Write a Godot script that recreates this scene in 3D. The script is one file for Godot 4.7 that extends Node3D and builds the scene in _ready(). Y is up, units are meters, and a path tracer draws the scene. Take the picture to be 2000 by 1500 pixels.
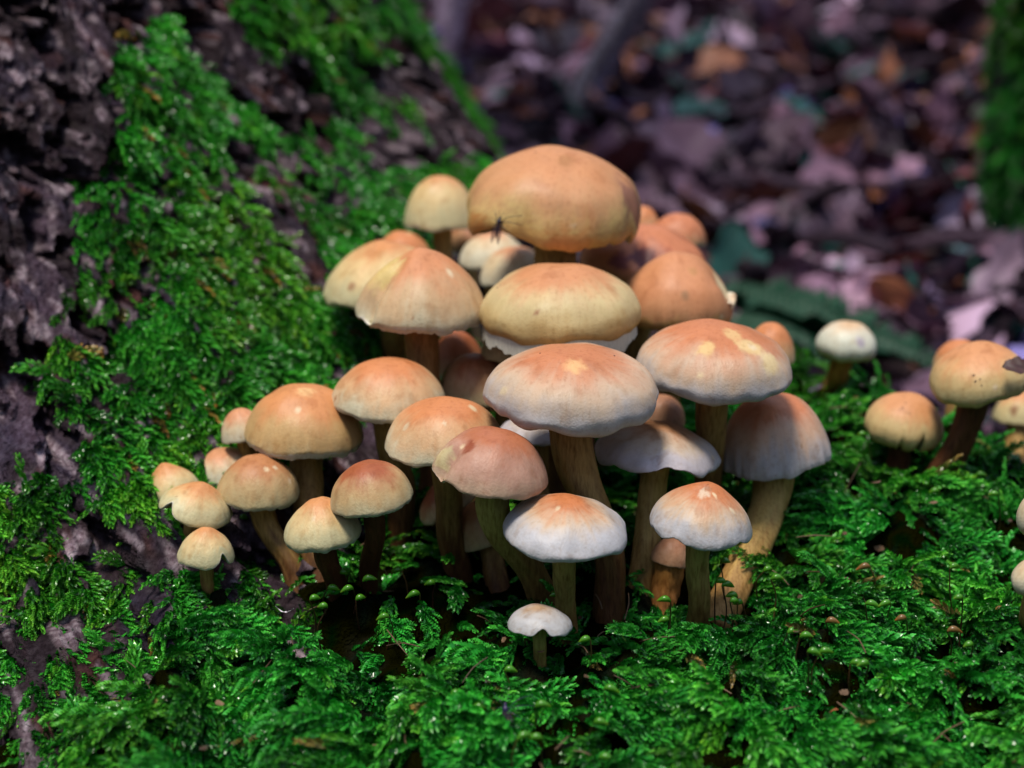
extends Node3D
# A cluster of small woodland mushrooms on a mossy bank at the foot of a tree; leaf litter on the slope behind.
# Real size: a cap is about 5 cm wide. Units are metres, y is up.

const CAMERA_AT := Vector3(0, 0.165, 0.42)
const TRUNK_AXIS := Vector3(-0.35, 0, -0.33)
const PROFILES := {
	"bun": [Vector2(0, 1), Vector2(.2, .975), Vector2(.42, .85), Vector2(.66, .62), Vector2(.86, .34), Vector2(.97, .0), Vector2(1, -.26), Vector2(.985, -.46), Vector2(.93, -.62)],
	"dome": [Vector2(0, 1), Vector2(0.22, 0.975), Vector2(0.45, 0.875), Vector2(0.66, 0.7), Vector2(0.83, 0.46), Vector2(0.945, 0.19), Vector2(1, -0.06), Vector2(0.99, -0.17)],
	"cone": [Vector2(0, 1), Vector2(0.13, 0.97), Vector2(0.29, 0.885), Vector2(0.49, 0.735), Vector2(0.69, 0.55), Vector2(0.86, 0.32), Vector2(0.97, 0.06), Vector2(1, -0.1), Vector2(0.98, -0.2)],
	"flat": [Vector2(0, 1), Vector2(0.17, 0.97), Vector2(0.36, 0.865), Vector2(0.58, 0.69), Vector2(0.79, 0.46), Vector2(0.93, 0.13), Vector2(0.99, -0.22), Vector2(1, -0.42), Vector2(0.97, -0.62), Vector2(0.91, -0.74)],
	"ball": [Vector2(0, 1), Vector2(.3, .94), Vector2(.6, .74), Vector2(.85, .42), Vector2(.98, .05), Vector2(.97, -.25), Vector2(.87, -.48), Vector2(.74, -.6)],
}

const MUSHROOMS := [
	{"label": "largest tan mushroom at the very top of the cluster, carrying a long-legged gnat", "base": Vector3(0.01993, 0.01086, -0.05582), "c": Vector3(0.01405, 0.09462, -0.07050), "R": 0.02824, "H": 0.01670, "prof": "bun", "roll": 3, "pitch": 4, "seed": 1.30, "c0": Vector3(0.50000, 0.22500, 0.10000), "c1": Vector3(0.50000, 0.26000, 0.12500), "c2": Vector3(0.52000, 0.38500, 0.15000), "t1": 0.45, "t2": 0.65, "s0": Vector3(0.34000, 0.21000, 0.06500), "s1": Vector3(0.10000, 0.04000, 0.01300), "r0": 0.00671, "r1": 0.00605, "lob": 0.09, "veil": 0, "cuts": [[-38, 26, 0.16], [62, 5, 0.2], [40, 3, 0.08], [20, 2.5, 0.05]], "dents": [], "spots": [[72, 0.62, 0.2, 0.25, 0.11, 0.075], [10, 0.22, 0.07, 0.36, 0.16, 0.06], [-60, 0.97, 0.25, 0.45, 0.19, 0.06], [8, 0.97, 0.3, 0.5, 0.25, 0.09], [10, 0.68, 0.022, 0.6, 0.46, 0.28]], "grain": [Vector3(0.01496, -0.11368, -1.00482)], "scales": 1},
	{"label": "small dome mushroom with cream rim, just left of the topmost cap against the mossy trunk", "base": Vector3(-0.01746, 0.01299, -0.11178), "c": Vector3(-0.02571, 0.07836, -0.13654), "R": 0.01375, "H": 0.01527, "prof": "dome", "roll": 0, "pitch": -2, "seed": 5.00, "c0": Vector3(0.52000, 0.23000, 0.09000), "c1": Vector3(0.56000, 0.41000, 0.20000), "c2": Vector3(0.50000, 0.45000, 0.26000), "t1": 0.35, "t2": 0.65, "s0": Vector3(0.34000, 0.21000, 0.06500), "s1": Vector3(0.10000, 0.04000, 0.01300), "r0": 0.00354, "r1": 0.00316, "lob": 0.02, "veil": 0.05, "cuts": [], "dents": [], "spots": [[-19, 0.43, 0.026, 0.6, 0.46, 0.28]], "grain": []},
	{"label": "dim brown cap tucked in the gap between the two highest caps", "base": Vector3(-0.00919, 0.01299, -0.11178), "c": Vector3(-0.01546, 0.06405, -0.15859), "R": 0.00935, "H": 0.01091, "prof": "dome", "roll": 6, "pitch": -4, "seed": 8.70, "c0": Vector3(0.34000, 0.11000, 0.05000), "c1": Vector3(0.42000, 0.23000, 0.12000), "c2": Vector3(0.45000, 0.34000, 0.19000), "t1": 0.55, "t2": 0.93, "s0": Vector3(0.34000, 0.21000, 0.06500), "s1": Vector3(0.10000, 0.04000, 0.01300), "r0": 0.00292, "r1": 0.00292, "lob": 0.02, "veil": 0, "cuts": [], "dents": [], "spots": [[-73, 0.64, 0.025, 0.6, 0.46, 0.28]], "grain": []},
	{"label": "pale cream cap peeping out under the left side of the topmost cap", "base": Vector3(-0.00273, 0.01289, -0.10554), "c": Vector3(-0.00677, 0.06693, -0.11795), "R": 0.01215, "H": 0.00916, "prof": "dome", "roll": -4, "pitch": 0, "seed": 12.40, "c0": Vector3(0.52000, 0.24000, 0.12000), "c1": Vector3(0.55000, 0.44000, 0.28000), "c2": Vector3(0.52000, 0.48000, 0.36000), "t1": 0.3, "t2": 0.53, "s0": Vector3(0.34000, 0.21000, 0.06500), "s1": Vector3(0.10000, 0.04000, 0.01300), "r0": 0.00362, "r1": 0.00326, "lob": 0.02, "veil": 0.06, "cuts": [], "dents": [], "spots": [[-39, 0.57, 0.033, 0.58, 0.46, 0.3]], "grain": []},
	{"label": "pale peach cap with white rim directly left of the topmost mushroom's stem", "base": Vector3(0.00356, 0.01265, -0.09357), "c": Vector3(0.00099, 0.06389, -0.10160), "R": 0.01217, "H": 0.01012, "prof": "dome", "roll": -4, "pitch": 0, "seed": 16.10, "c0": Vector3(0.52000, 0.24000, 0.12000), "c1": Vector3(0.55000, 0.44000, 0.28000), "c2": Vector3(0.52000, 0.48000, 0.36000), "t1": 0.4, "t2": 0.68, "s0": Vector3(0.34000, 0.21000, 0.06500), "s1": Vector3(0.10000, 0.04000, 0.01300), "r0": 0.00352, "r1": 0.00317, "lob": 0.02, "veil": 0.06, "cuts": [], "dents": [], "spots": [[-64, 0.56, 0.038, 0.6, 0.46, 0.28], [2, 0.41, 0.032, 0.6, 0.46, 0.28], [-59, 0.47, 0.027, 0.3, 0.16, 0.08]], "grain": []},
	{"label": "orange cap with shaded top, rearmost of the three overlapping at the cluster's upper left", "base": Vector3(-0.03309, 0.01299, -0.11178), "c": Vector3(-0.03832, 0.06450, -0.11730), "R": 0.01106, "H": 0.01231, "prof": "dome", "roll": -4, "pitch": -2, "seed": 19.80, "c0": Vector3(0.50000, 0.19000, 0.07500), "c1": Vector3(0.54000, 0.34000, 0.18000), "c2": Vector3(0.50000, 0.46000, 0.32000), "t1": 0.65, "t2": 0.93, "s0": Vector3(0.34000, 0.21000, 0.06500), "s1": Vector3(0.10000, 0.04000, 0.01300), "r0": 0.00362, "r1": 0.00326, "lob": 0.02, "veil": 0, "cuts": [], "dents": [], "spots": [[-66, 0.21, 0.044, 0.3, 0.16, 0.08], [56, 0.2, 0.039, 0.6, 0.46, 0.28]], "grain": []},
	{"label": "broad smooth yellow-orange cap poking out furthest at the cluster's upper left", "base": Vector3(-0.03677, 0.01299, -0.11178), "c": Vector3(-0.04136, 0.06372, -0.08603), "R": 0.02211, "H": 0.01523, "prof": "cone", "roll": -4, "pitch": 2, "seed": 23.50, "c0": Vector3(0.52000, 0.23000, 0.09000), "c1": Vector3(0.56000, 0.41000, 0.20000), "c2": Vector3(0.50000, 0.45000, 0.26000), "t1": 0.35, "t2": 0.63, "s0": Vector3(0.34000, 0.21000, 0.06500), "s1": Vector3(0.10000, 0.04000, 0.01300), "r0": 0.00479, "r1": 0.00394, "lob": 0.02, "veil": 0.04, "cuts": [], "dents": [], "spots": [[-32, 0.66, 0.049, 0.3, 0.16, 0.08]], "grain": []},
	{"label": "tan umbonate cap with a folded split lobe on its left edge", "base": Vector3(-0.02471, 0.00394, -0.02394), "c": Vector3(-0.02725, 0.06791, -0.03539), "R": 0.01970, "H": 0.01706, "prof": "cone", "roll": 1, "pitch": 2, "seed": 27.20, "c0": Vector3(0.50000, 0.21000, 0.09500), "c1": Vector3(0.50000, 0.33000, 0.18000), "c2": Vector3(0.52000, 0.47000, 0.32000), "t1": 0.5, "t2": 0.78, "s0": Vector3(0.34000, 0.16000, 0.05500), "s1": Vector3(0.16000, 0.06500, 0.02200), "r0": 0.00495, "r1": 0.00510, "lob": 0.02, "veil": 0.08, "cuts": [[-66, 10, 0.12], [15, 3, 0.05], [35, 4, 0.05]], "dents": [[-50, 0.35, 0.1, 0.07], [-54, 0.55, 0.12, 0.13], [-56, 0.75, 0.13, 0.16], [-58, 0.92, 0.14, 0.16]], "spots": [[-70, 0.45, 0.2, 0.55, 0.42, 0.16], [53, 0.42, 0.047, 0.58, 0.46, 0.3], [-4, 0.78, 0.023, 0.3, 0.16, 0.08]], "grain": []},
	{"label": "yellow bun-shaped cap with a ragged white skirt of veil below its rim", "base": Vector3(0.01251, 0.00394, -0.02394), "c": Vector3(0.01465, 0.07027, -0.02877), "R": 0.02410, "H": 0.01117, "prof": "bun", "roll": 0, "pitch": 4, "seed": 30.90, "c0": Vector3(0.50000, 0.22000, 0.10000), "c1": Vector3(0.52000, 0.42000, 0.22000), "c2": Vector3(0.42000, 0.30000, 0.13000), "t1": 0.41, "t2": 0.59, "s0": Vector3(0.34000, 0.21000, 0.06500), "s1": Vector3(0.10000, 0.04000, 0.01300), "r0": 0.00579, "r1": 0.00533, "lob": 0.03, "veil": 0.2, "cuts": [], "dents": [], "spots": [[-20, 0.56, 0.027, 0.3, 0.16, 0.08]], "grain": [Vector3(-0.00931, -0.19845, -0.98210), Vector3(-0.00765, -0.19717, -0.98245)]},
	{"label": "broad white-rimmed cap with orange centre, front and middle of the cluster", "base": Vector3(0.02678, -0.00642, 0.02697), "c": Vector3(0.01566, 0.05752, 0.01605), "R": 0.02365, "H": 0.00960, "prof": "flat", "roll": 1, "pitch": 5, "seed": 34.60, "c0": Vector3(0.46000, 0.17000, 0.07500), "c1": Vector3(0.50000, 0.37000, 0.26000), "c2": Vector3(0.38000, 0.36500, 0.37500), "t1": 0.39, "t2": 0.63, "s0": Vector3(0.34000, 0.21000, 0.06500), "s1": Vector3(0.10000, 0.04000, 0.01300), "r0": 0.00584, "r1": 0.00431, "lob": 0.03, "veil": 0.02, "cuts": [[-55, 6, 0.04], [30, 5, 0.03]], "dents": [], "spots": [[-42, 0.74, 0.13, 0.26, 0.24, 0.25], [5, 0.25, 0.08, 0.62, 0.36, 0.16], [-56, 0.57, 0.036, 0.58, 0.46, 0.3], [-72, 0.79, 0.041, 0.58, 0.46, 0.3]], "grain": [Vector3(0.01828, -0.23955, -0.97109), Vector3(0.06649, -0.24116, -0.97066)]},
	{"label": "orange-brown cap with a dark purple bruised hole, behind the topmost stem's right", "base": Vector3(0.04272, 0.01265, -0.09357), "c": Vector3(0.04471, 0.07146, -0.09846), "R": 0.02135, "H": 0.01099, "prof": "bun", "roll": 2, "pitch": 0, "seed": 38.30, "c0": Vector3(0.47000, 0.17000, 0.08000), "c1": Vector3(0.47000, 0.19000, 0.09500), "c2": Vector3(0.46000, 0.30000, 0.16000), "t1": 0.65, "t2": 0.88, "s0": Vector3(0.34000, 0.21000, 0.06500), "s1": Vector3(0.10000, 0.04000, 0.01300), "r0": 0.00524, "r1": 0.00489, "lob": 0.02, "veil": 0, "cuts": [], "dents": [[-2, 0.5, 0.16, 0.16]], "spots": [[2, 0.5, 0.22, 0.3, 0.09, 0.045], [-2, 0.52, 0.15, 0.07, 0.015, 0.025], [-28, 0.6, 0.12, 0.14, 0.045, 0.06], [1, 0.68, 0.028, 0.6, 0.46, 0.28], [48, 0.8, 0.028, 0.6, 0.46, 0.28]], "grain": []},
	{"label": "tiny orange cap edge showing right behind the topmost cap", "base": Vector3(0.04817, 0.01299, -0.11178), "c": Vector3(0.04790, 0.07479, -0.14076), "R": 0.00618, "H": 0.00732, "prof": "dome", "roll": 0, "pitch": -2, "seed": 42.00, "c0": Vector3(0.50000, 0.19000, 0.07500), "c1": Vector3(0.54000, 0.34000, 0.18000), "c2": Vector3(0.50000, 0.46000, 0.32000), "t1": 0.65, "t2": 0.93, "s0": Vector3(0.34000, 0.21000, 0.06500), "s1": Vector3(0.10000, 0.04000, 0.01300), "r0": 0.00244, "r1": 0.00225, "lob": 0.02, "veil": 0, "cuts": [], "dents": [], "spots": [], "grain": []},
	{"label": "small orange cap with a white edge on its right, rearmost at the cluster's upper right", "base": Vector3(0.05699, 0.01299, -0.11178), "c": Vector3(0.06039, 0.07173, -0.13476), "R": 0.01044, "H": 0.00858, "prof": "dome", "roll": 6, "pitch": -2, "seed": 45.70, "c0": Vector3(0.47000, 0.17000, 0.08000), "c1": Vector3(0.47000, 0.19000, 0.09500), "c2": Vector3(0.46000, 0.30000, 0.16000), "t1": 0.6, "t2": 0.83, "s0": Vector3(0.34000, 0.21000, 0.06500), "s1": Vector3(0.10000, 0.04000, 0.01300), "r0": 0.00316, "r1": 0.00279, "lob": 0.02, "veil": 0.08, "cuts": [], "dents": [], "spots": [[30, 0.69, 0.03, 0.6, 0.46, 0.28]], "grain": []},
	{"label": "large orange bun-shaped cap with a torn flap showing pale flesh on its right", "base": Vector3(0.04830, 0.01120, -0.05746), "c": Vector3(0.05292, 0.06540, -0.06267), "R": 0.01803, "H": 0.01329, "prof": "bun", "roll": 2, "pitch": 2, "seed": 49.40, "c0": Vector3(0.50000, 0.21500, 0.10000), "c1": Vector3(0.50000, 0.24500, 0.12000), "c2": Vector3(0.48000, 0.33000, 0.12000), "t1": 0.67, "t2": 0.88, "s0": Vector3(0.34000, 0.21000, 0.06500), "s1": Vector3(0.10000, 0.04000, 0.01300), "r0": 0.00507, "r1": 0.00491, "lob": 0.02, "veil": 0, "cuts": [[92, 14, 0.1]], "dents": [[82, 0.5, 0.22, 0.16]], "spots": [[88, 0.55, 0.16, 0.6, 0.5, 0.3], [72, 0.85, 0.22, 0.38, 0.15, 0.05], [20, 0.3, 0.05, 0.42, 0.2, 0.08], [2, 0.53, 0.044, 0.3, 0.16, 0.08], [45, 0.78, 0.04, 0.6, 0.46, 0.28]], "grain": [], "flap": 1},
	{"label": "broad white-rimmed cap with a pale yellow scar streak right of its crown", "base": Vector3(0.05966, 0.00223, -0.01520), "c": Vector3(0.05772, 0.05928, -0.00512), "R": 0.02211, "H": 0.00952, "prof": "flat", "roll": 2, "pitch": 5, "seed": 53.10, "c0": Vector3(0.46000, 0.17000, 0.07500), "c1": Vector3(0.50000, 0.37000, 0.26000), "c2": Vector3(0.38000, 0.36500, 0.37500), "t1": 0.47, "t2": 0.65, "s0": Vector3(0.34000, 0.21000, 0.06500), "s1": Vector3(0.10000, 0.04000, 0.01300), "r0": 0.00466, "r1": 0.00408, "lob": 0.03, "veil": 0.02, "cuts": [], "dents": [], "spots": [[38, 0.34, 0.1, 0.58, 0.42, 0.2], [46, 0.5, 0.09, 0.62, 0.48, 0.25], [32, 0.2, 0.08, 0.56, 0.36, 0.16], [-20, 0.36, 0.07, 0.6, 0.4, 0.17], [-18, 0.56, 0.027, 0.6, 0.46, 0.28], [39, 0.35, 0.031, 0.58, 0.46, 0.3]], "grain": []},
	{"label": "small orange cap peeking out right behind the yellow-scarred white cap", "base": Vector3(0.09607, 0.01355, -0.13781), "c": Vector3(0.08344, 0.04506, -0.06550), "R": 0.00847, "H": 0.01021, "prof": "dome", "roll": 4, "pitch": 0, "seed": 56.80, "c0": Vector3(0.50000, 0.19000, 0.07500), "c1": Vector3(0.54000, 0.34000, 0.18000), "c2": Vector3(0.50000, 0.46000, 0.32000), "t1": 0.65, "t2": 0.88, "s0": Vector3(0.34000, 0.21000, 0.06500), "s1": Vector3(0.10000, 0.04000, 0.01300), "r0": 0.00299, "r1": 0.00266, "lob": 0.02, "veil": 0, "cuts": [], "dents": [], "spots": [], "grain": []},
	{"label": "large cap with orange shaded crown and grooved white skirt, rightmost of the main cluster", "base": Vector3(0.05564, -0.00612, 0.02379), "c": Vector3(0.07834, 0.02766, -0.01736), "R": 0.01636, "H": 0.01738, "prof": "dome", "roll": -10, "pitch": 2, "seed": 60.50, "c0": Vector3(0.46000, 0.16500, 0.07500), "c1": Vector3(0.50000, 0.33000, 0.23000), "c2": Vector3(0.38000, 0.35000, 0.36000), "t1": 0.47, "t2": 0.71, "s0": Vector3(0.42000, 0.29000, 0.09000), "s1": Vector3(0.36000, 0.20000, 0.06500), "r0": 0.00579, "r1": 0.00502, "lob": 0.05, "veil": 0.03, "cuts": [[52, 8, 0.07]], "dents": [], "spots": [[23, 0.69, 0.028, 0.3, 0.16, 0.08]], "grain": [], "groove": 1},
	{"label": "lone creamy white button standing on the moss ridge right of the cluster", "base": Vector3(0.11268, 0.01336, -0.13413), "c": Vector3(0.11617, 0.04005, -0.10039), "R": 0.01059, "H": 0.00818, "prof": "ball", "roll": 4, "pitch": -2, "seed": 64.20, "c0": Vector3(0.55000, 0.37000, 0.22000), "c1": Vector3(0.57000, 0.55000, 0.44000), "c2": Vector3(0.55000, 0.56000, 0.46000), "t1": 0.3, "t2": 0.48, "s0": Vector3(0.40000, 0.18000, 0.04500), "s1": Vector3(0.28000, 0.11000, 0.03000), "r0": 0.00391, "r1": 0.00356, "lob": 0.02, "veil": 0, "cuts": [], "dents": [], "spots": [[15, 0.45, 0.09, 0.35, 0.3, 0.36], [-38, 0.77, 0.047, 0.58, 0.46, 0.3], [13, 0.76, 0.023, 0.6, 0.46, 0.28], [-42, 0.35, 0.03, 0.58, 0.46, 0.3]], "grain": []},
	{"label": "round yellow-tan cap with dark splits up from its lower edge", "base": Vector3(0.12173, 0.00954, -0.04925), "c": Vector3(0.12431, 0.02659, -0.04813), "R": 0.01253, "H": 0.00997, "prof": "ball", "roll": 10, "pitch": 4, "seed": 67.90, "c0": Vector3(0.52000, 0.23500, 0.10000), "c1": Vector3(0.52000, 0.38000, 0.18000), "c2": Vector3(0.50000, 0.43000, 0.23000), "t1": 0.45, "t2": 0.78, "s0": Vector3(0.10000, 0.03400, 0.01400), "s1": Vector3(0.09000, 0.03500, 0.01400), "r0": 0.00373, "r1": 0.00357, "lob": 0.02, "veil": 0, "cuts": [[14, 7.9, 0.5], [-14, 4, 0.3], [-40, 4, 0.15]], "dents": [], "spots": [[14, 0.86, 0.06, 0.1, 0.05, 0.03], [62, 0.55, 0.045, 0.6, 0.46, 0.28]], "grain": [Vector3(0.25365, -0.27391, -0.96188), Vector3(0.25166, -0.27487, -0.96162), Vector3(0.25664, -0.27680, -0.96111), Vector3(0.25830, -0.27744, -0.96094), Vector3(0.25531, -0.27102, -0.96266), Vector3(0.26263, -0.28708, -0.95835), Vector3(0.23803, -0.28836, -0.95801)]},
	{"label": "tan-yellow cap on a slanting stem at the right edge, with a dead leaf on it", "base": Vector3(0.12913, 0.00814, -0.04318), "c": Vector3(0.14235, 0.04676, -0.03490), "R": 0.01478, "H": 0.00913, "prof": "bun", "roll": -10, "pitch": 2, "seed": 71.60, "c0": Vector3(0.52000, 0.23500, 0.10000), "c1": Vector3(0.52000, 0.38000, 0.18000), "c2": Vector3(0.50000, 0.43000, 0.23000), "t1": 0.47, "t2": 0.75, "s0": Vector3(0.10000, 0.03400, 0.01400), "s1": Vector3(0.09000, 0.03500, 0.01400), "r0": 0.00453, "r1": 0.00437, "lob": 0.02, "veil": 0.02, "cuts": [], "dents": [], "spots": [[3, 0.64, 0.037, 0.58, 0.46, 0.3], [37, 0.7, 0.021, 0.3, 0.16, 0.08]], "grain": [Vector3(0.30052, -0.25561, -0.96679), Vector3(0.30385, -0.25593, -0.96670), Vector3(0.30086, -0.25721, -0.96636), Vector3(0.30485, -0.25978, -0.96567), Vector3(0.29986, -0.25336, -0.96739)]},
	{"label": "orange cap half hidden behind the cap that carries the dead leaf", "base": Vector3(0.14658, 0.01208, -0.06857), "c": Vector3(0.15095, 0.03697, -0.08404), "R": 0.00854, "H": 0.00842, "prof": "dome", "roll": -4, "pitch": -2, "seed": 75.30, "c0": Vector3(0.50000, 0.19000, 0.07500), "c1": Vector3(0.54000, 0.34000, 0.18000), "c2": Vector3(0.50000, 0.46000, 0.32000), "t1": 0.65, "t2": 0.88, "s0": Vector3(0.34000, 0.21000, 0.06500), "s1": Vector3(0.10000, 0.04000, 0.01300), "r0": 0.00311, "r1": 0.00294, "lob": 0.02, "veil": 0, "cuts": [], "dents": [], "spots": [], "grain": []},
	{"label": "blurred orange and yellow cap at the right edge beneath the slanting stem's cap", "base": Vector3(0.16094, 0.00875, -0.04697), "c": Vector3(0.18083, 0.01173, -0.10833), "R": 0.00886, "H": 0.00855, "prof": "dome", "roll": 0, "pitch": -4, "seed": 79.00, "c0": Vector3(0.52000, 0.23500, 0.10000), "c1": Vector3(0.52000, 0.38000, 0.18000), "c2": Vector3(0.50000, 0.43000, 0.23000), "t1": 0.45, "t2": 0.63, "s0": Vector3(0.34000, 0.21000, 0.06500), "s1": Vector3(0.10000, 0.04000, 0.01300), "r0": 0.00366, "r1": 0.00366, "lob": 0.02, "veil": 0, "cuts": [], "dents": [], "spots": [[-30, 0.6, 0.12, 0.2, 0.08, 0.03]], "grain": []},
	{"label": "blurred pale yellow cap, upper one of the pair at the right edge", "base": Vector3(0.16469, 0.00765, -0.04564), "c": Vector3(0.19545, 0.01159, -0.13418), "R": 0.00860, "H": 0.00698, "prof": "dome", "roll": 0, "pitch": -4, "seed": 82.70, "c0": Vector3(0.52000, 0.23500, 0.10000), "c1": Vector3(0.52000, 0.38000, 0.18000), "c2": Vector3(0.50000, 0.43000, 0.23000), "t1": 0.35, "t2": 0.63, "s0": Vector3(0.34000, 0.21000, 0.06500), "s1": Vector3(0.10000, 0.04000, 0.01300), "r0": 0.00344, "r1": 0.00344, "lob": 0.02, "veil": 0, "cuts": [], "dents": [], "spots": [], "grain": []},
	{"label": "beige cap cut by the right edge of the view, upper of two in the moss", "base": Vector3(0.15106, -0.00180, 0.00348), "c": Vector3(0.13699, 0.02824, 0.04254), "R": 0.00571, "H": 0.00738, "prof": "ball", "roll": 0, "pitch": 2, "seed": 86.40, "c0": Vector3(0.52000, 0.24000, 0.12000), "c1": Vector3(0.55000, 0.44000, 0.28000), "c2": Vector3(0.52000, 0.48000, 0.36000), "t1": 0.25, "t2": 0.53, "s0": Vector3(0.34000, 0.21000, 0.06500), "s1": Vector3(0.10000, 0.04000, 0.01300), "r0": 0.00266, "r1": 0.00266, "lob": 0.02, "veil": 0, "cuts": [], "dents": [], "spots": [], "grain": []},
	{"label": "beige button cut by the right edge of the view, lower of two in the moss", "base": Vector3(0.14415, -0.00682, 0.03019), "c": Vector3(0.13088, 0.01808, 0.06079), "R": 0.00592, "H": 0.00574, "prof": "ball", "roll": 8, "pitch": 2, "seed": 90.10, "c0": Vector3(0.52000, 0.24000, 0.12000), "c1": Vector3(0.55000, 0.44000, 0.28000), "c2": Vector3(0.52000, 0.48000, 0.36000), "t1": 0.25, "t2": 0.53, "s0": Vector3(0.34000, 0.21000, 0.06500), "s1": Vector3(0.10000, 0.04000, 0.01300), "r0": 0.00256, "r1": 0.00256, "lob": 0.02, "veil": 0, "cuts": [], "dents": [], "spots": [], "grain": []},
	{"label": "orange dome cap with white fringed rim left of the broad white front cap", "base": Vector3(-0.03459, 0.00223, -0.01520), "c": Vector3(-0.03599, 0.04509, -0.01375), "R": 0.01668, "H": 0.01140, "prof": "dome", "roll": 2, "pitch": 2, "seed": 93.80, "c0": Vector3(0.50000, 0.19000, 0.07500), "c1": Vector3(0.54000, 0.34000, 0.18000), "c2": Vector3(0.50000, 0.46000, 0.32000), "t1": 0.47, "t2": 0.73, "s0": Vector3(0.34000, 0.21000, 0.06500), "s1": Vector3(0.10000, 0.04000, 0.01300), "r0": 0.00419, "r1": 0.00389, "lob": 0.02, "veil": 0.07, "cuts": [], "dents": [], "spots": [[-67, 0.77, 0.043, 0.3, 0.16, 0.08]], "grain": []},
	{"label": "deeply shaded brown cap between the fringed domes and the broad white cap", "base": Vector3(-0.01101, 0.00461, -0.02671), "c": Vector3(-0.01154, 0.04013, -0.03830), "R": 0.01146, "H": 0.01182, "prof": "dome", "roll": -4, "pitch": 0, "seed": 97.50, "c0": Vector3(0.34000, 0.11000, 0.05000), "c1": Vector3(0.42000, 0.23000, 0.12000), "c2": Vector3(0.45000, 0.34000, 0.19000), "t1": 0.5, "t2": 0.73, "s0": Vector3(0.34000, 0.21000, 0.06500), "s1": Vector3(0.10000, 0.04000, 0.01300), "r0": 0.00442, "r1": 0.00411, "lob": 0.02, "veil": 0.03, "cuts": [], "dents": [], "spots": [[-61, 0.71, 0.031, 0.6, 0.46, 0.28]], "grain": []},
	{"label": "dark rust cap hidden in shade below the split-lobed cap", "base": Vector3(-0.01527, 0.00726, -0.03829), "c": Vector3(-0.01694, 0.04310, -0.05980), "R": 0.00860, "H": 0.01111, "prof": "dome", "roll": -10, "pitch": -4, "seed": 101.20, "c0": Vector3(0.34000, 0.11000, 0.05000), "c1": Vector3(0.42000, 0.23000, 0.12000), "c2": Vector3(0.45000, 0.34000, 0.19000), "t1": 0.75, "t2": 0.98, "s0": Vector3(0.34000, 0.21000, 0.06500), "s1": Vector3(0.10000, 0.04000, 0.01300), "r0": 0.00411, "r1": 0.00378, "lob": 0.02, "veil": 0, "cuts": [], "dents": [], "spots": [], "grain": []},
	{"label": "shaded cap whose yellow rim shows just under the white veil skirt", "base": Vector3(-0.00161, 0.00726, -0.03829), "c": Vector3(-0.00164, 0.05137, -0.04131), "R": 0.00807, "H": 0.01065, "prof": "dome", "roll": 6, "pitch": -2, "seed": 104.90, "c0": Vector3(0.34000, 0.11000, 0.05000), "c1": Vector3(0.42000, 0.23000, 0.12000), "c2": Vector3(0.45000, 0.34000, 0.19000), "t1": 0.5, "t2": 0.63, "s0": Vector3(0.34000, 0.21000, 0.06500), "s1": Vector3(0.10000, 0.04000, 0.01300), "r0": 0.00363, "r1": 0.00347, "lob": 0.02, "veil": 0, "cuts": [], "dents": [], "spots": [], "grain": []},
	{"label": "orange dome cap with thick frosty white rim, left side of the cluster", "base": Vector3(-0.05254, -0.00360, 0.01069), "c": Vector3(-0.06111, 0.03500, -0.01311), "R": 0.01733, "H": 0.01350, "prof": "dome", "roll": 3, "pitch": 2, "seed": 108.60, "c0": Vector3(0.52000, 0.22000, 0.08500), "c1": Vector3(0.47000, 0.30000, 0.13000), "c2": Vector3(0.42000, 0.35000, 0.20000), "t1": 0.55, "t2": 0.89, "s0": Vector3(0.34000, 0.21000, 0.06500), "s1": Vector3(0.10000, 0.04000, 0.01300), "r0": 0.00466, "r1": 0.00436, "lob": 0.02, "veil": 0.1, "cuts": [], "dents": [], "spots": [[12, 0.12, 0.1, 0.66, 0.4, 0.18], [54, 0.76, 0.026, 0.3, 0.16, 0.08], [-3, 0.4, 0.041, 0.6, 0.46, 0.28]], "grain": []},
	{"label": "small peach cap at the cluster's left, mostly behind the frosty-rimmed dome", "base": Vector3(-0.07564, 0.00427, -0.02765), "c": Vector3(-0.07990, 0.03238, -0.01862), "R": 0.00668, "H": 0.00751, "prof": "dome", "roll": -12, "pitch": -2, "seed": 112.30, "c0": Vector3(0.52000, 0.24000, 0.12000), "c1": Vector3(0.55000, 0.44000, 0.28000), "c2": Vector3(0.52000, 0.48000, 0.36000), "t1": 0.5, "t2": 0.73, "s0": Vector3(0.34000, 0.21000, 0.06500), "s1": Vector3(0.10000, 0.04000, 0.01300), "r0": 0.00259, "r1": 0.00228, "lob": 0.02, "veil": 0, "cuts": [], "dents": [], "spots": [], "grain": []},
	{"label": "pale peach cap behind the olive-shaded cap at the cluster's left", "base": Vector3(-0.07671, 0.00110, -0.01386), "c": Vector3(-0.08543, 0.01937, -0.01928), "R": 0.00925, "H": 0.00817, "prof": "dome", "roll": -8, "pitch": 0, "seed": 116.00, "c0": Vector3(0.52000, 0.24000, 0.12000), "c1": Vector3(0.55000, 0.44000, 0.28000), "c2": Vector3(0.52000, 0.48000, 0.36000), "t1": 0.45, "t2": 0.68, "s0": Vector3(0.34000, 0.21000, 0.06500), "s1": Vector3(0.10000, 0.04000, 0.01300), "r0": 0.00276, "r1": 0.00261, "lob": 0.02, "veil": 0.05, "cuts": [], "dents": [], "spots": [[-47, 0.66, 0.038, 0.3, 0.16, 0.08], [-44, 0.75, 0.021, 0.58, 0.46, 0.3]], "grain": []},
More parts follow.
